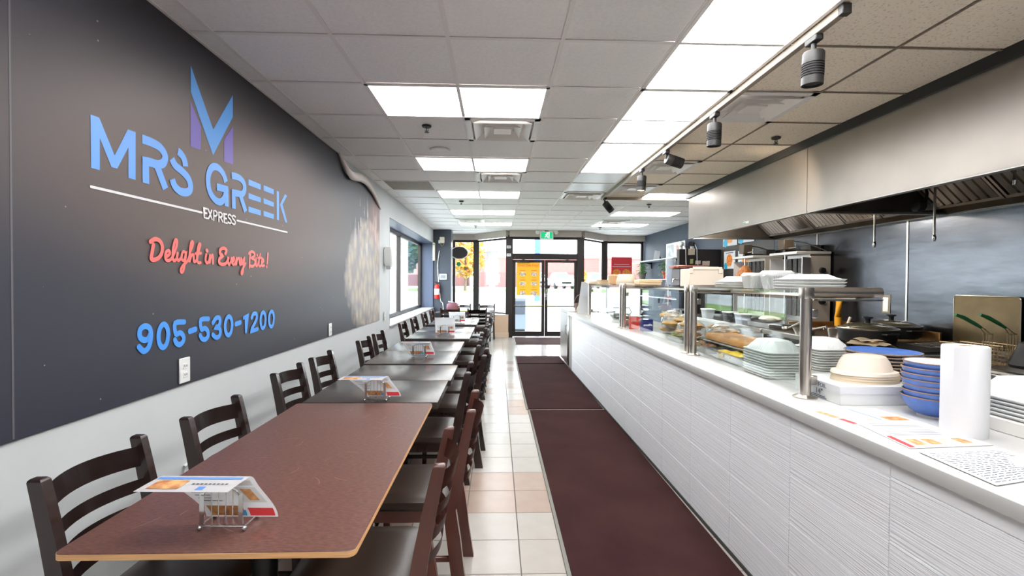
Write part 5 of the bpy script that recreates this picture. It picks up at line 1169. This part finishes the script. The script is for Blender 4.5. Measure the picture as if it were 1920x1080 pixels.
# ---- vertical broilers
def broiler(lab, x, y, meat):
    t = thing('vertical_broiler', lab, 'grill', (x, y, .9), 0, 'vertical meat grills')
    obj('drip_base', G().box(-.3, .22, -.28, .28, 0, .05, .01), M_steel, t)
    obj('burner_case', G().box(.02, .2, -.25, .25, .05, .92, .006), M_steel, t)
    for k in range(4):
        b = obj('burner_panel', G().box(.005, .02, -.2+.11*k-.0, -.2+.11*k+.085, .12, .86, .004), mat('burner_mesh', C(84, 80, 78), .5, metal=.5, noise=(90, .5)), t)
    if not meat: obj('side_wing', G().poly([(.02, -.25, .08), (-.16, -.33, .08), (-.16, -.33, .86), (.02, -.25, .86)], (0, -.014, 0)), mat('bright_wing_steel', C(214, 210, 208), .25, metal=.4), t, smooth=0)
    obj('side_wing', G().poly([(.02, .25, .08), (-.16, .33, .08), (-.16, .33, .86), (.02, .25, .86)], (0, .014, 0)), M_steel, t, smooth=0)
    obj('side_panel', G().box(-.02, .24, -.28, -.262, .04, .9, .004), mat('warm_panel_steel', C(186, 176, 164), .45, metal=.35), t)
    obj('control_knob', G().cyl((.13, -.281, .70), (.13, -.31, .70), .04, .034, n=18), M_blackm, t); obj('control_knob', G().cyl((.13, -.281, .32), (.13, -.31, .32), .04, .034, n=18), M_blackm, t)
    obj('top_plate', G().box(-.2, .24, -.29, .29, .9, .935, .004), mat('top_plate_steel', C(206, 202, 198), .35, metal=.4), t)
    obj('spit_rod', G().cyl((-.16, 0, .03), (-.16, 0, .98), .01, n=10), M_chrome, t)
    obj('motor_box', G().box(-.22, -.09, -.07, .07, .97, 1.1, .006), mat('soot_brown', C(82, 70, 58), .5, metal=.4), t)
    obj('motor_arm', G().box(-.18, .2, -.03, .03, .935, .97, .004).box(.1, .24, -.1, .1, .935, 1.03, .004), M_dsteel, t)
    obj('motor_cable', G().tube([(-.1, -.05, 1.08), (.0, -.1, 1.06), (.12, -.18, 1.0), (.2, -.26, .94)], .008, 6), M_blackm, t)
    obj('arm_handle', G().tube([(-.16, -.07, .985), (-.16, -.22, .99), (-.16, -.22, 1.03)], .008, 6), M_post, t)
    if meat: 
        g = G().lathe([(0, .38), (.08, .38), (.11, .46), (.12, .58), (.1, .68), (.06, .76), (.02, .8), (0, .8)], (-.16, 0, 0), 24)
        rr = random.Random(3)
        for q in g.b.verts:
            k = 1+rr.uniform(-.12, .12); q.co.x = -.16+(q.co.x+.16)*k; q.co.y *= k
        obj('meat_cone', g, M_meat, t, smooth=60)
broiler('vertical meat grill nearer the camera with a bare spit', 3.86, 6.0, False)
broiler('vertical meat grill farther back holding a cone of meat', 3.84, 6.95, True)
# ================================================================== POSTERS AND SHELVES ON THE RIGHT WALL
M_dish = mat('poster_dish', C(236, 170, 50), .5, noise=(26, .5, .35, .65), col2=C(206, 84, 60)); M_aqua = mat('poster_aqua', C(50, 168, 206), .5)
def poster(lab, ya, yb, z0, z1, n=1):
    t = thing('food_poster', lab, 'poster', (WR-.014, (ya+yb)/2, z0), 0, 'food posters'); w_ = (yb-ya)/2; h = z1-z0
    obj('poster_sheet', G().box(-.003, 0, -w_, w_, 0, h), M_paper, t, smooth=0)
    disc = lambda cy, cz, r, k=1: [(-.004, cy+r*math.cos(2*PI*i/18), cz+k*r*math.sin(2*PI*i/18)) for i in range(18)]
    obj('dish_picture', G().poly(disc(0, h*.48, min(w_*.72, h*.34), 1.05), (-.001, 0, 0)), M_dish, t, smooth=0)
    obj('price_roundel', G().poly(disc(w_*.62, h*.17, w_*.3), (-.0022, 0, 0)), M_aqua, t, smooth=0)
    obj('title_line', G().box(-.004, -.003, -w_*.65, w_*.65, h*.88, h*.93), M_ink, t, smooth=0)
poster('white dish poster on the charcoal wall, lower left of four', 7.96, 8.17, 1.60, 1.93) if False else None
ya, yb = pix(1395, 500, x=WR-.014).y, pix(1368, 500, x=WR-.014).y
yc, yd = pix(1419, 500, x=WR-.014).y, pix(1385, 500, x=WR-.014).y
pz = lambda px, py: pix(px, py, x=WR-.014).z
yL0, yL1 = pix(1378.5, 500, x=WR-.014).y, pix(1357.5, 500, x=WR-.014).y
yR0, yR1 = pix(1412, 500, x=WR-.014).y, pix(1384, 500, x=WR-.014).y
poster('white dish poster on the charcoal wall, lower row left', yL0, yL1, pz(1368, 504), pz(1368, 471))
poster('white dish poster on the charcoal wall, lower row right', yR0, yR1, pz(1398, 503), pz(1398, 469))
zt_ = pz(1368, 461)
poster('white dish poster just below the hood rim, upper row left', yL0-.06, yL1+.04, zt_+.0, zt_+.34)
poster('white dish poster just below the hood rim, upper row right', yR0-.02, yR1, zt_+.02, zt_+.36)
M_shelf = mat('glass_shelf_pale', C(196, 206, 212), .2)
def shelf(lab, ya, yb, z, d=.36):
    t = thing('wall_shelf', lab, 'shelf', (WR-.002, (ya+yb)/2, z), 0, 'shelves on the blue grey wall'); w_ = (yb-ya)/2
    obj('shelf_board', G().box(-d, 0, -w_, w_, -.012, .012, .003), M_shelf, t)
    for y in (-w_*.7, w_*.7): obj('shelf_bracket', G().poly([(-d*.85, y, -.012), (-.0, y, -.012), (0, y, -.17), (-.02, y, -.17), (-.03, y, -.05)], (0, .018, 0)), M_blackm, t, smooth=0)
yS0, yS1 = pix(1276, 500, x=WR-.2).y, pix(1199, 500, x=WR-.2).y
zU = pix(1240, 488.5, y=(yS0+yS1)/2).z; zL = pix(1230, 524, y=11.0).z; zB = pix(1230, 558, y=11).z
shelf('upper pale shelf on the blue grey wall behind the plants', yS0, yS1, zU); shelf('middle pale shelf carrying the two potted plants', 9.9, 12.6, zL); shelf('lowest pale shelf seen through the display glass', 9.6, 12.4, zB)
struct('trim_shelf_rail', G().box(WR-.02, WR, 11.3, 11.33, zB-.2, zU, .002), M_whitem)
def plant(lab, x, y, z, pot, seed, h):
    t = thing('potted_plant', lab, 'plant', (x, y, z), 0, 'potted plants'); obj('plant_pot', G().lathe([(0, 0), (.07, 0), (.1, .14), (.105, .16), (.09, .16), (0, .14)], n=20), pot, t); obj('pot_rim', G().lathe([(.1, .145), (.112, .147), (.112, .168), (.098, .168)], n=20), pot, t)
    rr = random.Random(seed); g = G(); st = G()
    for k in range(230):
        a = rr.uniform(0, 2*PI); r = rr.uniform(.02, .17); zz = .15+rr.uniform(0, h)-r*.5
        c = Vector((r*math.cos(a), r*math.sin(a), zz)); u = Vector((math.cos(a+rr.uniform(-1, 1)), math.sin(a+rr.uniform(-1, 1)), rr.uniform(-.8, .4))).normalized()*rr.uniform(.04, .07); v = u.cross(Vector((0, 0, 1))).normalized()*.022
        g.poly([c, c+u*.5+v, c+u, c+u*.5-v])
        if k % 7 == 0: st.tube([(0, 0, .14), (c.x*.5, c.y*.5, zz+.02), tuple(c)], .003, 4)
    obj('foliage', g, M_leaf, t, smooth=0); obj('stem', st, M_leaf, t)
plant('leafy plant in a red pot on the middle shelf', WR-.23, pix(1250, 515, x=WR-.23).y, zL+.012, M_red, 3, .34)
plant('leafy plant in a grey pot at the window end of the shelf', WR-.23, pix(1202, 515, x=WR-.23).y-.1, zL+.012, mat('grey_pot', C(120, 112, 104), .6), 8, .36)
yq = pix(1232, 480, x=WR-.15).y
t = thing('shelf_card', 'white card standing on the upper shelf', 'sign', (WR-.15, yq, zU+.012)); obj('card_face', G().box(-.07, .07, -.004, .004, 0, .24, .002, rot=(0, .15, 0)), M_paper, t); obj('card_easel', G().box(.03, .1, .01, .06, 0, .12, .004, rot=(0, -.4, 0)), M_blackm, t)
yq = pix(1266, 473, x=WR-.2).y
t = thing('photo_board', 'wide white photo menu board on the upper shelf end', 'sign', (WR-.2, yq, zU+.012)); obj('board_panel', G().box(-.006, .006, -.55, .55, 0, .34, .003), M_paper, t)
obj('photo_print', G().box(-.008, -.006, .08, .48, .03, .3), mat('grey_photo', C(160, 168, 172), .5, noise=(8, .4)), t, smooth=0); obj('photo_print', G().box(-.008, -.006, -.42, -.06, .03, .3), mat('mauve_photo', C(206, 196, 200), .5, noise=(9, .3), col2=C(170, 120, 110)), t, smooth=0)
# cables, note papers and a security camera on the black partition
for k, (px, py, w_, h, c) in enumerate(((1297, 472, .13, .12, (208, 196, 174)), (1297, 490, .06, .09, (176, 182, 120)), (1309, 492, .1, .07, (206, 194, 182)), (1324, 494, .14, .09, (212, 202, 190)))):
    q = pix(px, py, y=8.63); t = thing('pinned_note', ['square cream note pinned on the black board', 'small olive note pinned on the black board', 'torn note at the left of two on the black board', 'large torn note low on the black board'][k], 'note', (q.x, 8.637, q.z), 0, 'notes on the black board')
    obj('note_sheet', G().poly([(-w_/2, 0, -h/2), (w_/2*.9, 0, -h/2*.9), (w_/2, 0, h/2), (-w_/2*.95, 0, h/2*.92)], (0, -.003, 0)), mat('note_%d' % k, C(*c), .8), t, smooth=0)
    obj('note_pin', G().ball((0, -.004, h*.4), .006, 1), M_red, t)
for k, px in enumerate((1281, 1302)):
    q = pix(px, 455, y=8.6); t = thing('security_camera', ['white camera with a cable at the top corner of the black board', 'dark camera with a cable on top of the black board'][k], 'camera', (q.x, 8.7, 2.05), 0, 'cameras on the partition')
    obj('camera_base', G().cyl((0, 0, 0), (0, 0, .06), .03, n=14), M_white, t); obj('camera_head', G().cyl((-.05, -.05, .1), (.03, .03, .1), .045, n=16), M_white if k == 0 else M_blackm, t)
    obj('camera_cable', G().tube([(.03, -.05, .09), (.06, -.07, .0), (.07, -.065, -.25), (.09+.05*k, -.065, -.42)], .007, 6), M_white, t)
# tall grey cup tower on a stand beyond the counter
# ================================================================== ENTRANCE DETAILS
YC = 12.07
q = pix(829, 452, y=YC); t = thing('network_box', 'white network device with hanging cables high on the dark pier', 'network device', (q.x, YC, q.z)); obj('device_case', G().box(-.06, .06, -.05, .01, -.05, .1, .008), mat('ivory_plastic', C(222, 214, 196), .5), t); obj('device_port', G().box(-.09, -.05, -.04, .0, -.06, .02, .004), M_white, t)
obj('device_cable', G().tube([(-.05, -.03, -.05), (.0, -.04, -.14), (.04, -.03, -.1), (.05, -.03, -.02)], .008, 6), mat('brown_cable', C(150, 124, 104), .6), t)
a = pix(824, 470, y=YC); b = pix(822, 520, y=YC); c = pix(831, 573, y=YC)
t = thing('wall_cable', 'white cable running down the dark pier', 'cable', (a.x, YC, 0)); obj('cable_run', G().tube(smoothpts([(0, -.02, a.z), (-.04, -.03, (a.z+b.z)/2), (b.x-a.x, -.02, b.z), (b.x-a.x+.06, -.03, .95), (c.x-a.x, -.03, c.z), (c.x-a.x+.02, -.03, .0)], 5), .011, 6), M_white, t)
q = pix(831, 519, y=YC); t = thing('alarm_keypad', 'white keypad with a grey screen on the dark pier', 'keypad', (q.x, YC, q.z)); obj('keypad_case', G().box(-.095, .095, -.03, .012, -.075, .075, .008), M_white, t); obj('keypad_screen', G().box(-.065, .065, -.033, -.029, -.045, .045), mat('grey_screen', C(128, 138, 150), .2), t)
q = pix(820, 545, y=YC); t = thing('fire_extinguisher', 'red fire extinguisher hung at the corner of the dark pier', 'fire extinguisher', (q.x, YC-.08, q.z)); obj('cylinder_body', G().lathe([(0, -.2), (.06, -.2), (.066, -.18), (.066, .1), (.045, .15), (.02, .17), (0, .17)], n=20), M_red, t); obj('cylinder_label', G().lathe([(.0665, -.1), (.067, -.098), (.067, .05), (.0665, .052)], n=20), M_paper, t); obj('valve_lever', G().box(-.02, .02, -.02, .02, .17, .21, .004).box(-.07, .02, -.012, .012, .205, .225, .003).cyl((.03, 0, .2), (.07, 0, .2), .012, n=8), M_blackm, t); obj('hose', G().tube([(.03, 0, .19), (.085, -.01, .14), (.08, -.02, -.05)], .009, 6), M_blackm, t)
q = pix(813, 470, y=12.0); t = thing('wall_speaker', 'narrow ivory device high at the end of the left wall', 'wall device', (WL, 12.02, q.z)); obj('device_case', G().box(0, .06, -.06, .04, -.25, .2, .008), mat('ivory_plastic', C(222, 214, 196), .5), t); obj('device_lens', G().cyl((.03, -.06, .15), (.03, -.068, .15), .012, n=10), M_dark, t)
for k, (px, py) in enumerate(((954, 463), (954, 478))):
    q = pix(px, py, y=YD-.08); t = thing('door_notice', ['upper small white notice on the left door post', 'lower small white notice on the left door post'][k], 'notice', (q.x, YD-.072, q.z), 0, 'notices on the door post'); obj('notice_card', G().box(-.055, .055, -.003, 0, -.035, .035), M_paper, t, smooth=0); obj('notice_print', G().box(-.04, .04, -.0045, -.003, -.012, -.004).box(-.04, .03, -.0045, -.003, .006, .014), M_ink, t, smooth=0)
# yellow poster on the left door leaf
a = pix(969, 487, y=YD); b = pix(1012, 554, y=YD); w_ = (b.x-a.x)/2; h = a.z-b.z
t = thing('deals_poster', 'yellow poster of daily deals on the left glass door', 'poster', ((a.x+b.x)/2, YD-.012, b.z))
obj('poster_sheet', G().box(-w_, w_, -.002, .0, 0, h), mat('poster_yellow', C(250, 180, 40), .5), t, smooth=0)
Mo = mat('poster_orange', C(226, 92, 30), .5)
RXm = Matrix.Rotation(PI/2, 4, 'X')
text_obj('poster_title', 'Greek Daily Deals!', .088, Mo, t, Matrix.Translation((0, -.003, h*.84)) @ RXm, sx=.82)
obj('poster_emblem', G().poly([(-.05, -.003, h*.93), (0, -.003, h*.90), (.05, -.003, h*.93), (.03, -.003, h*.965), (-.03, -.003, h*.965)], (0, -.001, 0)), mat('poster_ochre', C(206, 150, 60), .5), t, smooth=0)
for r in range(3):
    for c_ in range(2):
        cx, cz = (-.5+c_)*w_*.98, h*(.6-.27*r)
        obj('dish_picture', G().poly([(cx+.085*math.cos(2*PI*i/14), -.003, cz+.055*math.sin(2*PI*i/14)) for i in range(14)], (0, -.001, 0)), mat('dish_dark', C(120, 84, 60), .5, noise=(30, .6), col2=C(236, 226, 206)), t, smooth=0)
        obj('dish_caption', G().box(cx-.07, cx+.07, -.004, -.002, cz+.085, cz+.1).box(cx-.05, cx+.05, -.004, -.002, cz-.095, cz-.085), Mo, t, smooth=0)
# red poster on the right bay
a = pix(1146, 482, y=YF); b = pix(1184, 530, y=YF); w_ = (b.x-a.x)/2; h = a.z-b.z+.1
t = thing('red_poster', 'red poster with dish pictures on the right shop window', 'poster', ((a.x+b.x)/2, YF-.03, b.z-.1)); obj('poster_sheet', G().box(-w_, w_, -.002, 0, 0, h), mat('poster_red', C(216, 50, 62), .5), t, smooth=0)
obj('poster_line', G().box(-w_*.75, w_*.75, -.004, -.002, h*.74, h*.755).box(-w_*.9, w_*.9, -.004, -.002, h*.66, h*.68), M_paper, t, smooth=0)
for s in (-1, 1): obj('dish_picture', G().poly([(s*w_*.48+w_*.42*math.cos(2*PI*i/14), -.003, h*.46+w_*.36*math.sin(2*PI*i/14)) for i in range(14)], (0, -.001, 0)), M_dish, t, smooth=0)
# dark oval sign and green sticker on the left bay, blank sheet on the angled pane
q = pix(861, 474, y=YF-.06); t = thing('oval_sign', 'dark oval sign hanging in the left shop window', 'sign', (q.x, YF-.05, q.z))
obj('sign_board', G().poly([(.235*math.cos(2*PI*i/32), 0, .17*math.sin(2*PI*i/32)) for i in range(32)], (0, -.015, 0)), mat('sign_back', C(44, 36, 38), .5), t, smooth=0); obj('sign_border', G().tube([(.235*math.cos(2*PI*i/32), -.008, .17*math.sin(2*PI*i/32)) for i in range(32)], .012, 6, True), M_white, t); obj('sign_chain', G().tube([(-.12, -.008, .15), (-.12, -.008, .4)], .005, 5).tube([(.12, -.008, .15), (.12, -.008, .4)], .005, 5), M_gun, t)
q = pix(860, 495, y=YF-.02); t = thing('window_sticker', 'round green sticker with white lines on the left shop window', 'sticker', (q.x, YF-.008, q.z)); obj('sticker_disc', G().poly([(.06*math.cos(2*PI*i/20), 0, .06*math.sin(2*PI*i/20)) for i in range(20)], (0, -.003, 0)), mat('sticker_green', C(24, 150, 92), .5), t, smooth=0); obj('sticker_lines', G().box(-.06, .1, -.003, 0, -.19, -.175).box(-.08, .1, -.003, 0, -.23, -.215), M_paper, t, smooth=0)
p0 = Vector((xA+.06, YF-.06, 0)); p1 = Vector((xB-.07, YD+.08, 0)); dd = (p1-p0).normalized(); aa = math.atan2(dd.y, dd.x); mid = p0.lerp(p1, .52)
t = thing('blank_poster', 'blank white backs of posters on the angled left pane', 'poster', (mid.x-.01, mid.y-.02, 0), aa); za = pix(930, 470, y=12.7).z; zb = pix(930, 534, y=12.7).z
obj('poster_sheet', G().box(-.26, .26, -.012, -.009, zb, za), mat('translucent_paper', C(236, 230, 228), .7), t, smooth=0); obj('poster_tail', G().box(-.12, .14, -.012, -.009, .72, zb), mat('translucent_paper', C(236, 230, 228), .7), t, smooth=0)
# ================================================================== OUTSIDE
M_asph = mat('pale_asphalt', C(160, 160, 158), .9, noise=(3, .05))
def gz(y): return -.06 if y < 16 else -.06+(y-16)*.027 if y < 36 else .48+(y-36)*.02
g = G(); g.poly([(-60, 13.62, -.06), (60, 13.62, -.06), (60, 16, -.06), (-60, 16, -.06)]).poly([(-60, 16, -.06), (60, 16, -.06), (60, 36, .48), (-60, 36, .48)]).poly([(-60, 42, .6), (60, 42, .6), (60, 120, .75), (-60, 120, .75)]).poly([(-60, -10, -.06), (WL-.37, -10, -.06), (WL-.37, 13.62, -.06), (-60, 13.62, -.06)])
struct('pavement', g, M_asph, smooth=0)
struct('lawn', G().poly([(-60, 36, .48), (60, 36, .48), (60, 42, .75), (-60, 42, .75)]).poly([(-60, 42, .75), (60, 42, .75), (60, 42.3, .6), (-60, 42.3, .6)]), mat('lawn_green', C(98, 126, 50), .9, noise=(2, .2)), smooth=0)
struct('kerb', G().box(-60, 60, 35.8, 36, .4, .58), mat('kerb_concrete', C(206, 206, 204), .8), smooth=0)
struct('lawn_side', G().poly([(-9, 4, -.02), (-5.2, 4, -.02), (-5.2, 30, .3), (-9, 30, .3)]), mat('lawn_green', C(142, 172, 84), .9), smooth=0)
M_brick = mat('red_brick', C(150, 88, 82), .85, noise=(3, .08))
def building(lab, x0, x1, y0, z0, h, split, mm):
    t = thing('brick_building', lab, 'building', ((x0+x1)/2, y0, z0)); w_ = (x1-x0)/2
    obj('brick_wall', G().box(-w_, w_, 0, 14, 0, h), mm, t, smooth=0)
    obj('roof_parapet', G().box(-w_-.1, w_+.1, -.1, 14.1, h, h+.25), mat('parapet_pale', C(214, 206, 200), .7), t, smooth=0)
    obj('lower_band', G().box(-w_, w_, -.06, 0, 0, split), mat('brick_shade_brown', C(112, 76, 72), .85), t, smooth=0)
    n_ = int(2*w_/5)
    for k in range(n_):
        x = -w_+(k+.5)*2*w_/n_; f = obj('window', G().box(x-.9, x+.9, -.1, .02, .6, split-.25), mat('window_frame_grey', C(96, 92, 96), .5), t, smooth=0); obj('pane', G().box(x-.8, x+.8, -.12, -.09, .7, split-.35), mat('far_pane', C(120, 128, 146), .2), f, smooth=0)
    return t
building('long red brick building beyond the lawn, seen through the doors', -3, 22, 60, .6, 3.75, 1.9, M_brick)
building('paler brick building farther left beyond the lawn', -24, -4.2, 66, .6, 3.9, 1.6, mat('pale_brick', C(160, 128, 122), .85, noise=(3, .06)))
def car(lab, x, y, rz):
    t = thing('car', lab, 'car', (x, y, gz(y)+.13), rz, 'white parked cars')
    Mw = mat('white_car_paint', C(236, 236, 238), .2, coat=.5)
    obj('car_body', G().loft([(.22, .85, 2.1, .3), (.4, .9, 2.2, .35), (.75, .9, 2.15, .35), (.88, .84, 2.0, .4)], cs=4), Mw, t)
    obj('cabin_roof', G().loft([(.86, .8, 1.2, .3), (1.2, .7, .95, .3), (1.42, .58, .75, .25), (1.46, .5, .65, .2)], (0, .2, 0), cs=4), Mw, t)
    obj('windscreen', G().poly([(-.66, -.99, .92), (.66, -.99, .92), (.54, -.62, 1.38), (-.54, -.62, 1.38)], (0, -.02, .01)), mat('car_glass', C(70, 78, 90), .1), t, smooth=0)
    for s in (-1, 1):
        for yy in (-1.35, 1.35): obj('wheel', G().cyl((s*.7, yy, .22), (s*.92, yy, .22), .32, n=18), M_blackm, t)
        obj('headlamp', G().box(s*.62-.2, s*.62+.2, -2.2, -2.1, .58, .72, .02), mat('lamp_clear', C(226, 222, 214), .15), t)
    obj('front_grille', G().box(-.45, .45, -2.22, -2.15, .38, .6, .02), M_dark, t)
q = pix(1050, 535, y=45); car('white parked car seen through the right door glass', q.x, 45, .15); q = pix(1082, 540, y=46); car('white parked car at the right edge of the right door', q.x+1.6, 45.5, .1); q = pix(1030, 540, y=47); car('white parked car behind the middle door stile', q.x-1.3, 46.5, .1)
def tree(lab, x, y, z, h, r, cols, seed, n=900, leaf=.16):
    t = thing('tree', lab, 'tree', (x, y, z)); rr = random.Random(seed)
    g = G().tube([(0, 0, 0), (.05, 0, h*.35), (0, .05, h*.7)], [.12, .09, .04], 8)
    for k in range(5):
        a = k*1.3; g.tube([(0, 0, h*(.3+.08*k)), (r*.4*math.cos(a), r*.4*math.sin(a), h*(.5+.07*k))], [.05, .02], 6)
    obj('trunk', g, mat('tree_bark', C(104, 88, 76), .9), t)
    g = G()
    for k in range(n):
        v = Vector((rr.gauss(0, 1), rr.gauss(0, 1), rr.gauss(0, 1))).normalized()*r*rr.uniform(.35, 1)**.6; c = Vector((v.x, v.y, h*.66+v.z*h*.42/r)) 
        u = Vector((rr.uniform(-1, 1), rr.uniform(-1, 1), rr.uniform(-1, 1))).normalized()*leaf; w_ = u.cross(Vector((rr.uniform(-1, 1), rr.uniform(-1, 1), 1))).normalized()*leaf*.7
        g.poly([c-u-w_, c+u-w_, c+u+w_, c-u+w_])
    obj('crown', g, cols, t, smooth=0, kind='stuff')
M_aut = mat('autumn_leaves', C(206, 168, 84), .8, noise=(1.5, .25), col2=C(190, 134, 60)); M_gr = mat('dark_leaves', C(54, 84, 58), .7, noise=(1.5, .3)); M_bl = mat('bluish_leaves', C(62, 100, 98), .7, noise=(1.5, .3))
q = pix(872, 545, y=39); tree('yellow autumn tree on the lawn seen through the left shop window', q.x, 39, .6, 4.4, 1.7, M_aut, 1)
q = pix(1082, 545, y=40); tree('small orange tree beside the right door edge', q.x+.2, 39.3, .6, 1.8, .5, M_aut, 4, 300, .1)
q = pix(862, 540, y=38); tree('low yellow shrub on the lawn behind the left window', q.x-1.6, 37, .5, 1.3, .8, mat('shrub_yellow', C(196, 180, 104), .8, noise=(2, .3)), 6, 400, .12)
for k, (x, y, h, r) in enumerate(((-6.6, 27, 6.5, 2.0), (-11.5, 33, 7.5, 2.6), (-8.2, 40, 6., 2.0))): tree(['bluish green tree seen through the side window', 'taller bluish tree farther left through the side window', 'green tree at the right of the side window'][k], x, y, .3, h, r, M_bl if k < 2 else M_gr, 11+k, 1000, .2)
# pylon sign, kerb stop, canopy pillar
q = pix(1007, 560, y=26); t = thing('pylon_sign', 'tall blue pylon outside the glass doors', 'pylon', (q.x, 26, gz(26))); obj('pylon_shaft', G().box(-.15, .15, -.15, .15, 0, 4.1, .01), mat('pylon_blue', C(52, 88, 176), .5), t); obj('pylon_foot', G().box(-.22, .22, -.22, .22, 0, .12, .01), mat('kerb_concrete', C(206, 206, 204), .8), t); obj('pylon_head', G().box(-.5, .5, -.18, .18, 4.1, 5.4, .02), M_white, t)
q = pix(1010, 567, y=24); t = thing('parking_stop', 'yellow painted kerb stop on the pale pavement outside', 'kerb stop', (q.x, 24, gz(24))); obj('stop_block', G().loft([(0, .85, .1, .03), (.1, .84, .08, .03), (.13, .83, .06, .03)], cs=3), mat('kerb_yellow', C(240, 206, 96), .7), t); obj('stop_bolt', G().cyl((-.6, 0, .125), (-.6, 0, .14), .03, n=10).cyl((.6, 0, .125), (.6, 0, .14), .03, n=10), M_gun, t)
t = thing('canopy_pillar', 'beige square pillar outside the side window', 'pillar', (-2.75, 13.4, -.06)); obj('pillar_shaft', G().box(-.2, .2, -.3, .3, 0, 3.4, .01), mat('beige_stucco', C(206, 196, 186), .8), t); obj('pillar_base', G().box(-.24, .24, -.34, .34, 0, .35, .01), mat('beige_stucco', C(206, 196, 186), .8), t)
q = pix(974, 605, y=14.2); t = thing('reflection_box', 'made-up pale blue grey box standing in for a door reflection', 'box', (q.x, 14.4, -.06)); obj('box_case', G().box(-.2, .2, -.2, .2, .05, 1.0, .02), mat('reflection_blue', C(176, 192, 214), .5), t); obj('box_hatch', G().box(-.16, .16, -.21, -.2, .5, .9, .01), mat('far_pane', C(120, 128, 146), .2), t); obj('box_foot', G().box(-.17, .17, -.17, .17, 0, .05), M_gun, t, smooth=0)  # made-up box standing in for a likely reflection at the door
